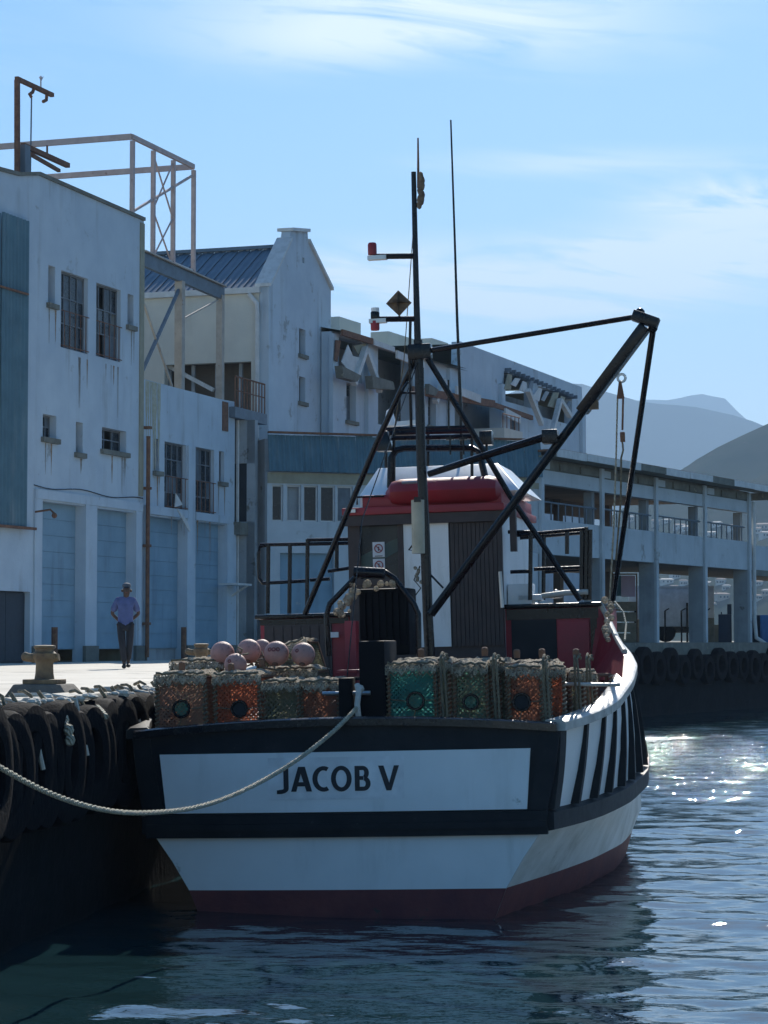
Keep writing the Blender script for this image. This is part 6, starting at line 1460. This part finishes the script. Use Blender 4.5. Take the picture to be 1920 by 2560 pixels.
tag(m.build('mooring_rope', M['rope'], smooth=True), 'pale thick mooring rope sagging from the boat stern to the left quay', 'mooring rope')

# ------------------------------------------------------------------ walking man on the quay
def skin_body(name, verts, edges_, radii, mt, parent, sub=2):
    me = bpy.data.meshes.new(name); me.from_pydata(verts, edges_, []); o = bpy.data.objects.new(name, me); COL.objects.link(o)
    sk = o.modifiers.new('skin', 'SKIN'); sk.use_smooth_shade = True; ss = o.modifiers.new('sub', 'SUBSURF'); ss.levels = sub; ss.render_levels = sub
    for i, r in enumerate(radii): me.skin_vertices[0].data[i].radius = r if isinstance(r, tuple) else (r, r)
    me.skin_vertices[0].data[0].use_root = True
    bpy.context.view_layer.update()
    nm = bpy.data.meshes.new_from_object(o.evaluated_get(bpy.context.evaluated_depsgraph_get())); bpy.data.objects.remove(o)
    nm.materials.clear(); nm.materials.append(mt); nm.shade_smooth()
    r_ = bpy.data.objects.new(name, nm); COL.objects.link(r_); r_.parent = parent; return r_
D = .61 * FPX / 72; pp = P(313, 1672, D); pp.z = QH
man = thing('person', 'man in lavender shirt, black trousers and dark cap walking with hands behind his back', 'person', Matrix.Translation(pp) @ Matrix.Rotation(R(6), 4, 'Z'))
# he faces the camera (-Y)
J = dict(pel=(0, 0, .95), wai=(0, .0, 1.10), che=(0, .01, 1.34), nck=(.01, -.02, 1.52), hd0=(.02, -.06, 1.60), hd1=(.02, -.08, 1.70), hd2=(.02, -.07, 1.76),
         sl=(-.17, .01, 1.44), el_=(-.29, .12, 1.17), wl_=(-.10, .20, .98), sr=(.17, .01, 1.44), er=(.28, .12, 1.17), wr=(.04, .21, .97), hl=(-.02, .22, .93),
         pl=(-.10, 0, .90), kl=(-.06, -.06, .50), al=(-.02, .03, .09), tl=(-.03, -.12, .035), pr=(.10, 0, .90), kr=(.09, -.02, .52), ar=(.06, .16, .13), tr=(.07, .02, .05))
names_ = list(J); idx = {n: i for i, n in enumerate(names_)}
E = [('pel', 'wai'), ('wai', 'che'), ('che', 'nck'), ('nck', 'hd0'), ('hd0', 'hd1'), ('hd1', 'hd2'), ('che', 'sl'), ('sl', 'el_'), ('el_', 'wl_'), ('wl_', 'hl'), ('che', 'sr'), ('sr', 'er'), ('er', 'wr'), ('pel', 'pl'), ('pl', 'kl'), ('kl', 'al'), ('al', 'tl'), ('pel', 'pr'), ('pr', 'kr'), ('kr', 'ar'), ('ar', 'tr')]
RD = dict(pel=(.13, .10), wai=(.13, .10), che=(.14, .11), nck=.055, hd0=.075, hd1=(.085, .1), hd2=.06, sl=.06, el_=.042, wl_=.032, sr=.06, er=.042, wr=.032, hl=.03, pl=.085, kl=.055, al=.04, tl=.035, pr=.085, kr=.055, ar=.04, tr=.035)
body = skin_body('body', [J[n] for n in names_], [(idx[a_], idx[c_]) for a_, c_ in E], [RD[n] for n in names_], M['skin'], man)
def sub_chain(name, keys, Es, rad, mt, over=None):
    o_ = over or {}; ii = {n: i for i, n in enumerate(keys)}; return skin_body(name, [o_[n] if n in o_ else J[n] for n in keys], [(ii[a_], ii[c_]) for a_, c_ in Es], [rad[n] for n in keys], mt, man)
sub_chain('shirt', ['wai', 'che', 'hem', 'nck', 'sl', 'el_', 'sr', 'er'], [('wai', 'che'), ('wai', 'hem'), ('che', 'nck'), ('che', 'sl'), ('sl', 'el_'), ('che', 'sr'), ('sr', 'er')], dict(wai=(.175, .14), che=(.18, .14), hem=(.185, .15), nck=.06, sl=.09, el_=.075, sr=.09, er=.075), M['shirt'], dict(hem=(0, 0, .84), nck=(.01, -.01, 1.49), el_=(-.27, .09, 1.20), er=(.26, .09, 1.20)))
sub_chain('trousers', ['pel', 'pl', 'kl', 'al', 'pr', 'kr', 'ar'], [('pel', 'pl'), ('pl', 'kl'), ('kl', 'al'), ('pel', 'pr'), ('pr', 'kr'), ('kr', 'ar')], dict(pel=(.14, .11), pl=.10, kl=.078, al=.062, pr=.10, kr=.078, ar=.062), M['trousers'], dict(al=(-.02, .03, .13), ar=(.06, .15, .17)))
for (x, y, z) in ((-.025, -.05, .05), (.065, .08, .07)):
    m = MB(); m.ball((0, 0, 0), .055, 12, .8); o = m.build('shoe', M['shoe'], man, smooth=True); o.location = (x, y, z); o.scale = (.9, 2.3, 1)
m = MB(); m.lathe([(.088, 0), (.092, .02), (.085, .05), (.055, .075), (.001, .08)], 16); o = m.build('cap', M['capw'], man, smooth=True); o.location = (.02, -.06, 1.735); o.rotation_euler = (R(12), 0, 0)
m = MB(); m.lathe([(.05, 0), (.055, .008), (.045, .014)], 16); o = m.build('cap_peak', M['trousers'], man, smooth=True); o.location = (.02, -.16, 1.715); o.rotation_euler = (R(22), 0, 0)
m = MB(); m.ball((.02, -.175, 1.645), .018, 8, 1.3); m.build('nose', M['skin'], man, smooth=True)
for s_ in (-1, 1):
    m = MB(); m.ball((.02 + s_ * .033, -.158, 1.675), .011, 8); m.build('eye', M['sign_ink'], man); m = MB(); m.ball((.02 + s_ * .092, -.07, 1.65), .024, 8, 1.4); m.build('ear', M['skin'], man, smooth=True)
m = MB(); m.box((-.005, -.166, 1.605), (.045, -.155, 1.612)); m.build('mouth', M['buoy_mark'], man)
hand_c = [(-.02, .25, .92)]
for fi in range(5):
    m = MB(); a_ = -.04 + fi * .02; m.tube([(-.02 + a_, .24, .93), (.0 + a_, .255, .89 - .004 * (2 - abs(fi - 2)) ), (.015 + a_, .25, .855)], .009, 6); m.build('finger', M['skin'], man, smooth=True)
